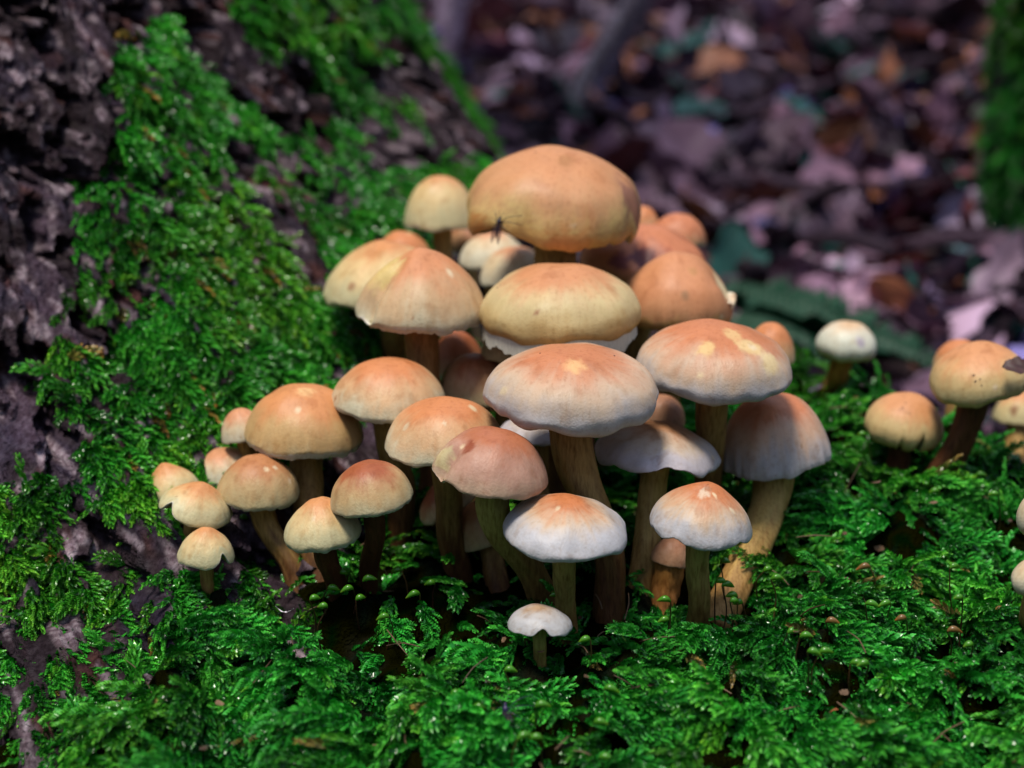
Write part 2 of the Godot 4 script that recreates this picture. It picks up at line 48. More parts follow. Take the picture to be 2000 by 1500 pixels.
	{"label": "shaded olive-tan cap with ragged rim under the frosty-rimmed dome", "base": Vector3(-0.05877, -0.00404, 0.01340), "c": Vector3(-0.07248, 0.02209, 0.00277), "R": 0.01182, "H": 0.00968, "prof": "dome", "roll": 4, "pitch": 2, "seed": 119.70, "c0": Vector3(0.40000, 0.17000, 0.07000), "c1": Vector3(0.42000, 0.29000, 0.14000), "c2": Vector3(0.42000, 0.36000, 0.20000), "t1": 0.5, "t2": 0.78, "s0": Vector3(0.34000, 0.21000, 0.06500), "s1": Vector3(0.10000, 0.04000, 0.01300), "r0": 0.00366, "r1": 0.00336, "lob": 0.02, "veil": 0.08, "cuts": [[38, 4, 0.08]], "dents": [], "spots": [[60, 0.31, 0.041, 0.58, 0.46, 0.3], [30, 0.31, 0.046, 0.6, 0.46, 0.28], [71, 0.57, 0.044, 0.58, 0.46, 0.3]], "grain": []},
	{"label": "yellow-orange cap furthest left, tilted behind the notched one", "base": Vector3(-0.09668, -0.00281, -0.00919), "c": Vector3(-0.09925, 0.01862, -0.00665), "R": 0.00818, "H": 0.00844, "prof": "cone", "roll": -16, "pitch": 0, "seed": 123.40, "c0": Vector3(0.52000, 0.23000, 0.09000), "c1": Vector3(0.56000, 0.41000, 0.20000), "c2": Vector3(0.50000, 0.45000, 0.26000), "t1": 0.45, "t2": 0.68, "s0": Vector3(0.34000, 0.21000, 0.06500), "s1": Vector3(0.10000, 0.04000, 0.01300), "r0": 0.00254, "r1": 0.00224, "lob": 0.02, "veil": 0, "cuts": [], "dents": [], "spots": [], "grain": []},
	{"label": "small yellow cap with an arched notch in its lower left rim", "base": Vector3(-0.09516, -0.00281, -0.00919), "c": Vector3(-0.08862, 0.01979, 0.01167), "R": 0.01013, "H": 0.00753, "prof": "cone", "roll": 16, "pitch": 2, "seed": 127.10, "c0": Vector3(0.52000, 0.23000, 0.09000), "c1": Vector3(0.56000, 0.41000, 0.20000), "c2": Vector3(0.50000, 0.45000, 0.26000), "t1": 0.45, "t2": 0.63, "s0": Vector3(0.34000, 0.21000, 0.06500), "s1": Vector3(0.10000, 0.04000, 0.01300), "r0": 0.00273, "r1": 0.00244, "lob": 0.05, "veil": 0.04, "cuts": [[-40, 17, 0.34]], "dents": [], "spots": [[-46, 0.63, 0.033, 0.3, 0.16, 0.08]], "grain": []},
	{"label": "lowest small yellow cap at the left, with a thin greenish stem", "base": Vector3(-0.08310, -0.00772, 0.02008), "c": Vector3(-0.08349, 0.01159, 0.02629), "R": 0.00775, "H": 0.00782, "prof": "cone", "roll": 6, "pitch": 0, "seed": 130.80, "c0": Vector3(0.52000, 0.23000, 0.09000), "c1": Vector3(0.56000, 0.41000, 0.20000), "c2": Vector3(0.50000, 0.45000, 0.26000), "t1": 0.4, "t2": 0.63, "s0": Vector3(0.34000, 0.21000, 0.06500), "s1": Vector3(0.10000, 0.04000, 0.01300), "r0": 0.00188, "r1": 0.00168, "lob": 0.02, "veil": 0.04, "cuts": [[50, 16, 0.34]], "dents": [], "spots": [], "grain": []},
	{"label": "smooth orange and cream cap behind the pinkish folded cap", "base": Vector3(-0.01481, -0.00180, 0.00348), "c": Vector3(-0.01884, 0.03905, 0.01065), "R": 0.01664, "H": 0.01208, "prof": "dome", "roll": -2, "pitch": 2, "seed": 134.50, "c0": Vector3(0.50000, 0.19000, 0.07500), "c1": Vector3(0.54000, 0.34000, 0.18000), "c2": Vector3(0.50000, 0.46000, 0.32000), "t1": 0.47, "t2": 0.71, "s0": Vector3(0.34000, 0.21000, 0.06500), "s1": Vector3(0.10000, 0.04000, 0.01300), "r0": 0.00413, "r1": 0.00384, "lob": 0.02, "veil": 0.05, "cuts": [], "dents": [], "spots": [[5, 0.44, 0.024, 0.58, 0.46, 0.3], [72, 0.34, 0.046, 0.6, 0.46, 0.28], [-53, 0.5, 0.042, 0.58, 0.46, 0.3]], "grain": []},
	{"label": "pinkish brown cap with a curled fold on its left edge", "base": Vector3(0.01081, -0.00497, 0.01675), "c": Vector3(-0.00549, 0.03822, 0.03468), "R": 0.01536, "H": 0.01110, "prof": "dome", "roll": 9, "pitch": 2, "seed": 138.20, "c0": Vector3(0.36000, 0.12500, 0.06000), "c1": Vector3(0.40000, 0.22500, 0.16000), "c2": Vector3(0.42000, 0.29000, 0.20000), "t1": 0.45, "t2": 0.75, "s0": Vector3(0.32000, 0.27000, 0.07500), "s1": Vector3(0.22000, 0.12000, 0.03500), "r0": 0.00444, "r1": 0.00390, "lob": 0.02, "veil": 0.03, "cuts": [[-72, 12, 0.12]], "dents": [[-58, 0.4, 0.1, 0.06], [-60, 0.58, 0.12, 0.13], [-62, 0.76, 0.13, 0.17], [-64, 0.93, 0.14, 0.16]], "spots": [[-76, 0.7, 0.16, 0.5, 0.42, 0.22], [-50, 0.4, 0.1, 0.24, 0.06, 0.03], [-64, 0.44, 0.038, 0.6, 0.46, 0.28]], "grain": []},
	{"label": "dark rust-crowned cap with yellow rim, above the small yellow cone", "base": Vector3(-0.04057, -0.00360, 0.01069), "c": Vector3(-0.03766, 0.02969, 0.02972), "R": 0.01120, "H": 0.00939, "prof": "dome", "roll": -9, "pitch": 2, "seed": 141.90, "c0": Vector3(0.30000, 0.08500, 0.03500), "c1": Vector3(0.46000, 0.31000, 0.15000), "c2": Vector3(0.50000, 0.43000, 0.26000), "t1": 0.5, "t2": 0.75, "s0": Vector3(0.10000, 0.03400, 0.01400), "s1": Vector3(0.09000, 0.03500, 0.01400), "r0": 0.00288, "r1": 0.00274, "lob": 0.02, "veil": 0.07, "cuts": [], "dents": [], "spots": [[-72, 0.78, 0.049, 0.6, 0.46, 0.28]], "grain": []},
	{"label": "yellow conical cap with orange tip, lowest in the left half of the cluster", "base": Vector3(-0.04972, -0.00497, 0.01675), "c": Vector3(-0.05114, 0.01960, 0.02932), "R": 0.01050, "H": 0.00938, "prof": "cone", "roll": -6, "pitch": 2, "seed": 145.60, "c0": Vector3(0.52000, 0.23000, 0.09000), "c1": Vector3(0.56000, 0.41000, 0.20000), "c2": Vector3(0.50000, 0.45000, 0.26000), "t1": 0.4, "t2": 0.61, "s0": Vector3(0.10000, 0.03400, 0.01400), "s1": Vector3(0.09000, 0.03500, 0.01400), "r0": 0.00317, "r1": 0.00304, "lob": 0.02, "veil": 0.09, "cuts": [], "dents": [], "spots": [[-6, 0.45, 0.044, 0.6, 0.46, 0.28]], "grain": []},
	{"label": "smooth white cap with burnt orange crown, low in the front centre", "base": Vector3(0.01492, -0.00765, 0.03610), "c": Vector3(0.01383, 0.02535, 0.04331), "R": 0.01646, "H": 0.00876, "prof": "cone", "roll": 3, "pitch": 5, "seed": 149.30, "c0": Vector3(0.44000, 0.15000, 0.05500), "c1": Vector3(0.48000, 0.35000, 0.23000), "c2": Vector3(0.39500, 0.38500, 0.40000), "t1": 0.35, "t2": 0.51, "s0": Vector3(0.32000, 0.27000, 0.07500), "s1": Vector3(0.22000, 0.12000, 0.03500), "r0": 0.00306, "r1": 0.00293, "lob": 0.03, "veil": 0.02, "cuts": [[70, 6, 0.05]], "dents": [], "spots": [[-29, 0.27, 0.033, 0.58, 0.46, 0.3]], "grain": []},
	{"label": "grayish white wavy cap whose arched rim bares its gills", "base": Vector3(0.03438, -0.00466, 0.01563), "c": Vector3(0.04148, 0.03299, 0.00192), "R": 0.01761, "H": 0.00904, "prof": "cone", "roll": 6, "pitch": -2, "seed": 153.00, "c0": Vector3(0.40000, 0.19000, 0.09000), "c1": Vector3(0.46000, 0.37000, 0.29000), "c2": Vector3(0.42000, 0.38500, 0.41000), "t1": 0.41, "t2": 0.63, "s0": Vector3(0.42000, 0.29000, 0.09000), "s1": Vector3(0.36000, 0.20000, 0.06500), "r0": 0.00393, "r1": 0.00393, "lob": 0.05, "veil": 0, "cuts": [[4, 20, 0.25], [-50, 5, 0.08]], "dents": [], "spots": [[67, 0.68, 0.034, 0.6, 0.46, 0.28], [1, 0.58, 0.021, 0.58, 0.46, 0.3]], "grain": []},
	{"label": "white cap with torn orange crown and toothed rim, right front of the cluster", "base": Vector3(0.05062, -0.00669, 0.02808), "c": Vector3(0.04979, 0.02493, 0.03824), "R": 0.01366, "H": 0.01103, "prof": "cone", "roll": 7, "pitch": 2, "seed": 156.70, "c0": Vector3(0.44000, 0.15000, 0.05500), "c1": Vector3(0.48000, 0.35000, 0.23000), "c2": Vector3(0.39500, 0.38500, 0.40000), "t1": 0.47, "t2": 0.65, "s0": Vector3(0.32000, 0.27000, 0.07500), "s1": Vector3(0.22000, 0.12000, 0.03500), "r0": 0.00323, "r1": 0.00310, "lob": 0.02, "veil": 0, "cuts": [[-34, 13, 0.15], [42, 11, 0.15], [5, 5, 0.06]], "dents": [[-18, 0.2, 0.16, 0.07]], "spots": [[-22, 0.2, 0.12, 0.55, 0.42, 0.3], [0, 0.12, 0.08, 0.34, 0.14, 0.06], [46, 0.48, 0.044, 0.58, 0.46, 0.3], [25, 0.25, 0.05, 0.6, 0.46, 0.28]], "grain": []},
	{"label": "tiny grayish white cap with arched rim, lowest and nearest of all", "base": Vector3(0.00797, -0.00972, 0.05322), "c": Vector3(0.00694, 0.00418, 0.05623), "R": 0.00822, "H": 0.00454, "prof": "dome", "roll": 2, "pitch": -4, "seed": 160.40, "c0": Vector3(0.38000, 0.25000, 0.15000), "c1": Vector3(0.38000, 0.34000, 0.31000), "c2": Vector3(0.38000, 0.37000, 0.37000), "t1": 0.25, "t2": 0.43, "s0": Vector3(0.32000, 0.27000, 0.07500), "s1": Vector3(0.22000, 0.12000, 0.03500), "r0": 0.00176, "r1": 0.00170, "lob": 0.04, "veil": 0, "cuts": [[4, 17, 0.3]], "dents": [], "spots": [], "grain": []},
	{"label": "pale cap rim showing in shade under the broad white front cap", "base": Vector3(0.00885, -0.00248, 0.00573), "c": Vector3(0.00737, 0.03332, -0.01577), "R": 0.01113, "H": 0.00426, "prof": "dome", "roll": 4, "pitch": 0, "seed": 164.10, "c0": Vector3(0.40000, 0.19000, 0.09000), "c1": Vector3(0.46000, 0.37000, 0.29000), "c2": Vector3(0.42000, 0.38500, 0.41000), "t1": 0.25, "t2": 0.43, "s0": Vector3(0.34000, 0.21000, 0.06500), "s1": Vector3(0.10000, 0.04000, 0.01300), "r0": 0.00378, "r1": 0.00363, "lob": 0.02, "veil": 0.04, "cuts": [], "dents": [], "spots": [[-30, 0.28, 0.046, 0.6, 0.46, 0.28]], "grain": []},
	{"label": "cracked brown cap wedged between the two broad white caps", "base": Vector3(0.04411, 0.00105, -0.00971), "c": Vector3(0.04508, 0.03432, -0.02949), "R": 0.00774, "H": 0.00706, "prof": "dome", "roll": 12, "pitch": 0, "seed": 167.80, "c0": Vector3(0.38000, 0.18000, 0.10000), "c1": Vector3(0.40000, 0.22000, 0.13000), "c2": Vector3(0.40000, 0.25000, 0.15000), "t1": 0.65, "t2": 0.93, "s0": Vector3(0.34000, 0.21000, 0.06500), "s1": Vector3(0.10000, 0.04000, 0.01300), "r0": 0.00342, "r1": 0.00327, "lob": 0.02, "veil": 0, "cuts": [[30, 4, 0.25], [60, 5, 0.2]], "dents": [], "spots": [], "grain": []},
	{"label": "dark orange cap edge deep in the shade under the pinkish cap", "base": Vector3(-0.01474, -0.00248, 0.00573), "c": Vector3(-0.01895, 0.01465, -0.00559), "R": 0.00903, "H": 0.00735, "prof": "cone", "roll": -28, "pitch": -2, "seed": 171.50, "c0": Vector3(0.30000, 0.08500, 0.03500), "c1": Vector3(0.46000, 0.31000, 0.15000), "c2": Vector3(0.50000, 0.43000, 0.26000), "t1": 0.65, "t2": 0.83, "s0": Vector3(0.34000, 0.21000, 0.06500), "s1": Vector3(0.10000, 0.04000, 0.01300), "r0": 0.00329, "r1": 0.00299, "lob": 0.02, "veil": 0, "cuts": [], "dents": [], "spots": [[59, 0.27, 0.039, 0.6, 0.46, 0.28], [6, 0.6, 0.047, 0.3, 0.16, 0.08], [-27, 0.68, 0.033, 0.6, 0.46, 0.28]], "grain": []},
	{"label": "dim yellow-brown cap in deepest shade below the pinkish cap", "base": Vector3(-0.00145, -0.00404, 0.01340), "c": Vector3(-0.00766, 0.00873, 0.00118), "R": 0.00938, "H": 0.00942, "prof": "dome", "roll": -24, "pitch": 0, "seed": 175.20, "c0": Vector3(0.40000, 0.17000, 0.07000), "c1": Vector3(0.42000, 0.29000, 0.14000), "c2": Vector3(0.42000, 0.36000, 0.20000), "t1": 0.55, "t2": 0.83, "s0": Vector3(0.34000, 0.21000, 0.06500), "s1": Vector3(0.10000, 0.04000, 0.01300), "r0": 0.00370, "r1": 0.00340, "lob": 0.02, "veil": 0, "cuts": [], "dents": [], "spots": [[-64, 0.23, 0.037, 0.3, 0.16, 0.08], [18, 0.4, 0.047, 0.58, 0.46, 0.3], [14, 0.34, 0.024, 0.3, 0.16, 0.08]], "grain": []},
	{"label": "tiny orange button behind the thick stem at the cluster's lower left", "base": Vector3(-0.07472, -0.00186, -0.00065), "c": Vector3(-0.07911, 0.00277, -0.02104), "R": 0.00446, "H": 0.00615, "prof": "dome", "roll": 10, "pitch": -2, "seed": 178.90, "c0": Vector3(0.50000, 0.19000, 0.07500), "c1": Vector3(0.54000, 0.34000, 0.18000), "c2": Vector3(0.50000, 0.46000, 0.32000), "t1": 0.65, "t2": 0.93, "s0": Vector3(0.34000, 0.21000, 0.06500), "s1": Vector3(0.10000, 0.04000, 0.01300), "r0": 0.00202, "r1": 0.00187, "lob": 0.02, "veil": 0, "cuts": [], "dents": [], "spots": [], "grain": []},
	{"label": "short brown stub mushroom between the two front-right stems", "base": Vector3(0.04298, -0.00537, 0.01945), "c": Vector3(0.04446, 0.00607, 0.01535), "R": 0.00563, "H": 0.00603, "prof": "dome", "roll": 10, "pitch": -4, "seed": 182.60, "c0": Vector3(0.38000, 0.18000, 0.10000), "c1": Vector3(0.40000, 0.22000, 0.13000), "c2": Vector3(0.40000, 0.25000, 0.15000), "t1": 0.55, "t2": 0.93, "s0": Vector3(0.40000, 0.18000, 0.04500), "s1": Vector3(0.28000, 0.11000, 0.03000), "r0": 0.00416, "r1": 0.00416, "lob": 0.02, "veil": 0, "cuts": [], "dents": [], "spots": [], "grain": []},
]

const MOSSY := [
	{"a": Vector3(-0.14494, 0.13420, -0.13597), "b": Vector3(-0.12696, 0.14194, -0.16393), "r": 0.0081},
	{"a": Vector3(-0.13500, 0.14761, -0.15924), "b": Vector3(-0.11009, 0.12657, -0.17120), "r": 0.0102},
	{"a": Vector3(-0.11415, 0.14485, -0.18748), "b": Vector3(-0.10723, 0.11765, -0.16363), "r": 0.0089},
	{"a": Vector3(-0.09973, 0.15175, -0.22350), "b": Vector3(-0.07081, 0.13855, -0.30796), "r": 0.0142},
	{"a": Vector3(-0.09274, 0.14545, -0.23113), "b": Vector3(-0.06181, 0.11255, -0.25337), "r": 0.0110},
	{"a": Vector3(-0.11389, 0.12173, -0.15955), "b": Vector3(-0.08674, 0.10483, -0.17779), "r": 0.0104},
	{"a": Vector3(-0.09053, 0.10873, -0.17781), "b": Vector3(-0.06133, 0.08877, -0.19627), "r": 0.0098},
	{"a": Vector3(-0.13407, 0.11845, -0.13175), "b": Vector3(-0.13214, 0.09930, -0.11109), "r": 0.0142},
	{"a": Vector3(-0.09750, 0.09509, -0.14516), "b": Vector3(-0.06929, 0.07650, -0.15571), "r": 0.0134},
	{"a": Vector3(-0.07965, 0.10037, -0.18281), "b": Vector3(-0.04527, 0.07436, -0.19655), "r": 0.0155},
	{"a": Vector3(-0.05827, 0.09143, -0.20837), "b": Vector3(-0.02713, 0.07634, -0.26023), "r": 0.0125},
	{"a": Vector3(-0.13234, 0.08598, -0.09406), "b": Vector3(-0.10296, 0.07480, -0.10867), "r": 0.0179},
	{"a": Vector3(-0.08250, 0.07879, -0.14080), "b": Vector3(-0.05169, 0.06975, -0.17357), "r": 0.0173},
	{"a": Vector3(-0.13218, 0.06669, -0.06819), "b": Vector3(-0.09625, 0.05609, -0.08606), "r": 0.0162},
	{"a": Vector3(-0.08197, 0.05897, -0.10650), "b": Vector3(-0.06403, 0.04543, -0.10183), "r": 0.0171},
	{"a": Vector3(-0.13030, 0.04896, -0.04377), "b": Vector3(-0.06223, 0.03542, -0.08362), "r": 0.0159},
	{"a": Vector3(-0.11030, 0.03471, -0.03581), "b": Vector3(-0.08669, 0.03292, -0.05397), "r": 0.0175},
	{"a": Vector3(-0.11724, 0.02734, -0.01727), "b": Vector3(-0.09474, 0.02681, -0.03473), "r": 0.0109},
	{"a": Vector3(-0.11319, 0.01884, -0.00464), "b": Vector3(-0.10290, 0.02317, -0.02030), "r": 0.0077},
	{"a": Vector3(-0.06690, 0.06161, -0.13101), "b": Vector3(-0.04564, 0.05185, -0.14186), "r": 0.0144},
	{"a": Vector3(-0.05755, 0.04409, -0.10769), "b": Vector3(-0.03375, 0.03895, -0.13012), "r": 0.0141},
	{"a": Vector3(-0.08444, 0.04168, -0.07288), "b": Vector3(-0.05306, 0.03585, -0.09616), "r": 0.0155},
	{"a": Vector3(-0.10562, 0.15009, -0.20856), "b": Vector3(-0.07755, 0.12838, -0.24105), "r": 0.0161},
	{"a": Vector3(-0.12518, 0.12782, -0.15186), "b": Vector3(-0.10682, 0.09633, -0.13514), "r": 0.0095},
	{"a": Vector3(-0.12553, 0.04132, -0.03551), "b": Vector3(-0.11521, 0.02501, -0.01458), "r": 0.0118},
	{"a": Vector3(-0.10844, 0.02793, -0.02571), "b": Vector3(-0.11018, 0.02126, -0.01150), "r": 0.0088},
	{"a": Vector3(-0.14172, 0.02308, 0.00768), "b": Vector3(-0.12606, -0.00699, 0.05715), "r": 0.0141},
	{"a": Vector3(-0.12191, -0.00401, 0.04807), "b": Vector3(-0.10331, -0.02193, 0.07772), "r": 0.0250},
	{"a": Vector3(-0.13308, 0.00753, 0.03048), "b": Vector3(-0.11010, -0.00197, 0.03614), "r": 0.0124},
	{"a": Vector3(-0.11685, -0.00572, 0.04749), "b": Vector3(-0.09381, -0.00771, 0.03664), "r": 0.0166},
	{"a": Vector3(-0.10586, -0.00063, 0.03060), "b": Vector3(-0.09578, 0.00124, 0.01871), "r": 0.0108},
	{"a": Vector3(-0.09829, -0.01135, 0.04797), "b": Vector3(-0.08664, -0.02187, 0.06735), "r": 0.0160},
	{"a": Vector3(-0.13325, 0.00267, 0.04007), "b": Vector3(-0.11489, -0.01700, 0.07122), "r": 0.0169},
	{"a": Vector3(-0.12267, -0.00036, 0.03984), "b": Vector3(-0.08252, -0.00487, 0.02242), "r": 0.0134},
	{"a": Vector3(-0.12000, -0.01454, 0.07056), "b": Vector3(-0.10691, -0.01004, 0.05072), "r": 0.0201},
	{"a": Vector3(-0.07572, -0.00181, 0.01125), "b": Vector3(-0.05864, -0.00720, 0.00958), "r": 0.0094},
	{"a": Vector3(-0.11974, 0.00068, 0.03542), "b": Vector3(-0.10258, -0.00318, 0.03335), "r": 0.0124},
	{"a": Vector3(-0.12967, -0.00656, 0.05807), "b": Vector3(-0.11718, -0.01996, 0.08133), "r": 0.0115},
	{"a": Vector3(-0.07432, 0.10797, -0.20762), "b": Vector3(-0.05058, 0.08641, -0.21531), "r": 0.0134},
	{"a": Vector3(-0.14119, 0.01815, 0.01521), "b": Vector3(-0.12706, 0.00774, 0.02732), "r": 0.0112},
	{"a": Vector3(-0.13180, 0.00506, 0.03529), "b": Vector3(-0.11177, -0.00431, 0.04090), "r": 0.0140},
	{"a": Vector3(-0.11887, -0.00076, 0.03892), "b": Vector3(-0.09099, -0.02032, 0.06486), "r": 0.0205},
	{"a": Vector3(-0.09355, -0.00439, 0.03057), "b": Vector3(-0.07886, -0.01572, 0.04500), "r": 0.0212},
	{"a": Vector3(-0.10331, -0.02193, 0.07772), "b": Vector3(-0.08681, -0.02440, 0.07320), "r": 0.0195},
	{"a": Vector3(-0.12656, -0.00225, 0.04553), "b": Vector3(-0.11776, -0.00830, 0.05440), "r": 0.0103},
	{"a": Vector3(-0.11894, 0.09024, -0.11280), "b": Vector3(-0.09983, 0.08154, -0.12290), "r": 0.0092},
]

const BARE := [
	{"a": Vector3(-0.10725, 0.10757, -0.15058), "b": Vector3(-0.08856, 0.07838, -0.13137), "r": 0.0126},
	{"a": Vector3(-0.09609, 0.13616, -0.20897), "b": Vector3(-0.07540, 0.11523, -0.21889), "r": 0.0129},
	{"a": Vector3(-0.11812, 0.12045, -0.15196), "b": Vector3(-0.11376, 0.11168, -0.14650), "r": 0.0070},
	{"a": Vector3(-0.08334, 0.07016, -0.12503), "b": Vector3(-0.08045, 0.06680, -0.12309), "r": 0.0078},
	{"a": Vector3(-0.13931, 0.06748, -0.06426), "b": Vector3(-0.13516, 0.05683, -0.05209), "r": 0.0081},
	{"a": Vector3(-0.13366, 0.04714, -0.03810), "b": Vector3(-0.12968, 0.04185, -0.03358), "r": 0.0051},
	{"a": Vector3(-0.11944, 0.15157, -0.18618), "b": Vector3(-0.12874, 0.15460, -0.17560), "r": 0.0073},
	{"a": Vector3(-0.12405, 0.01825, 0.00483), "b": Vector3(-0.10824, 0.01156, 0.00559), "r": 0.0106},
	{"a": Vector3(-0.06575, 0.10640, -0.22481), "b": Vector3(-0.03854, 0.08922, -0.26575), "r": 0.0093},
	{"a": Vector3(-0.08304, 0.06456, -0.11524), "b": Vector3(-0.08876, 0.06280, -0.10545), "r": 0.0049},
	{"a": Vector3(-0.08090, 0.11971, -0.21388), "b": Vector3(-0.07234, 0.11650, -0.22958), "r": 0.0068},
	{"a": Vector3(-0.07152, 0.13692, -0.29096), "b": Vector3(-0.05681, 0.11790, -0.30450), "r": 0.0117},
	{"a": Vector3(-0.05406, 0.11369, -0.29819), "b": Vector3(-0.02840, 0.08360, -0.29531), "r": 0.0130},
]

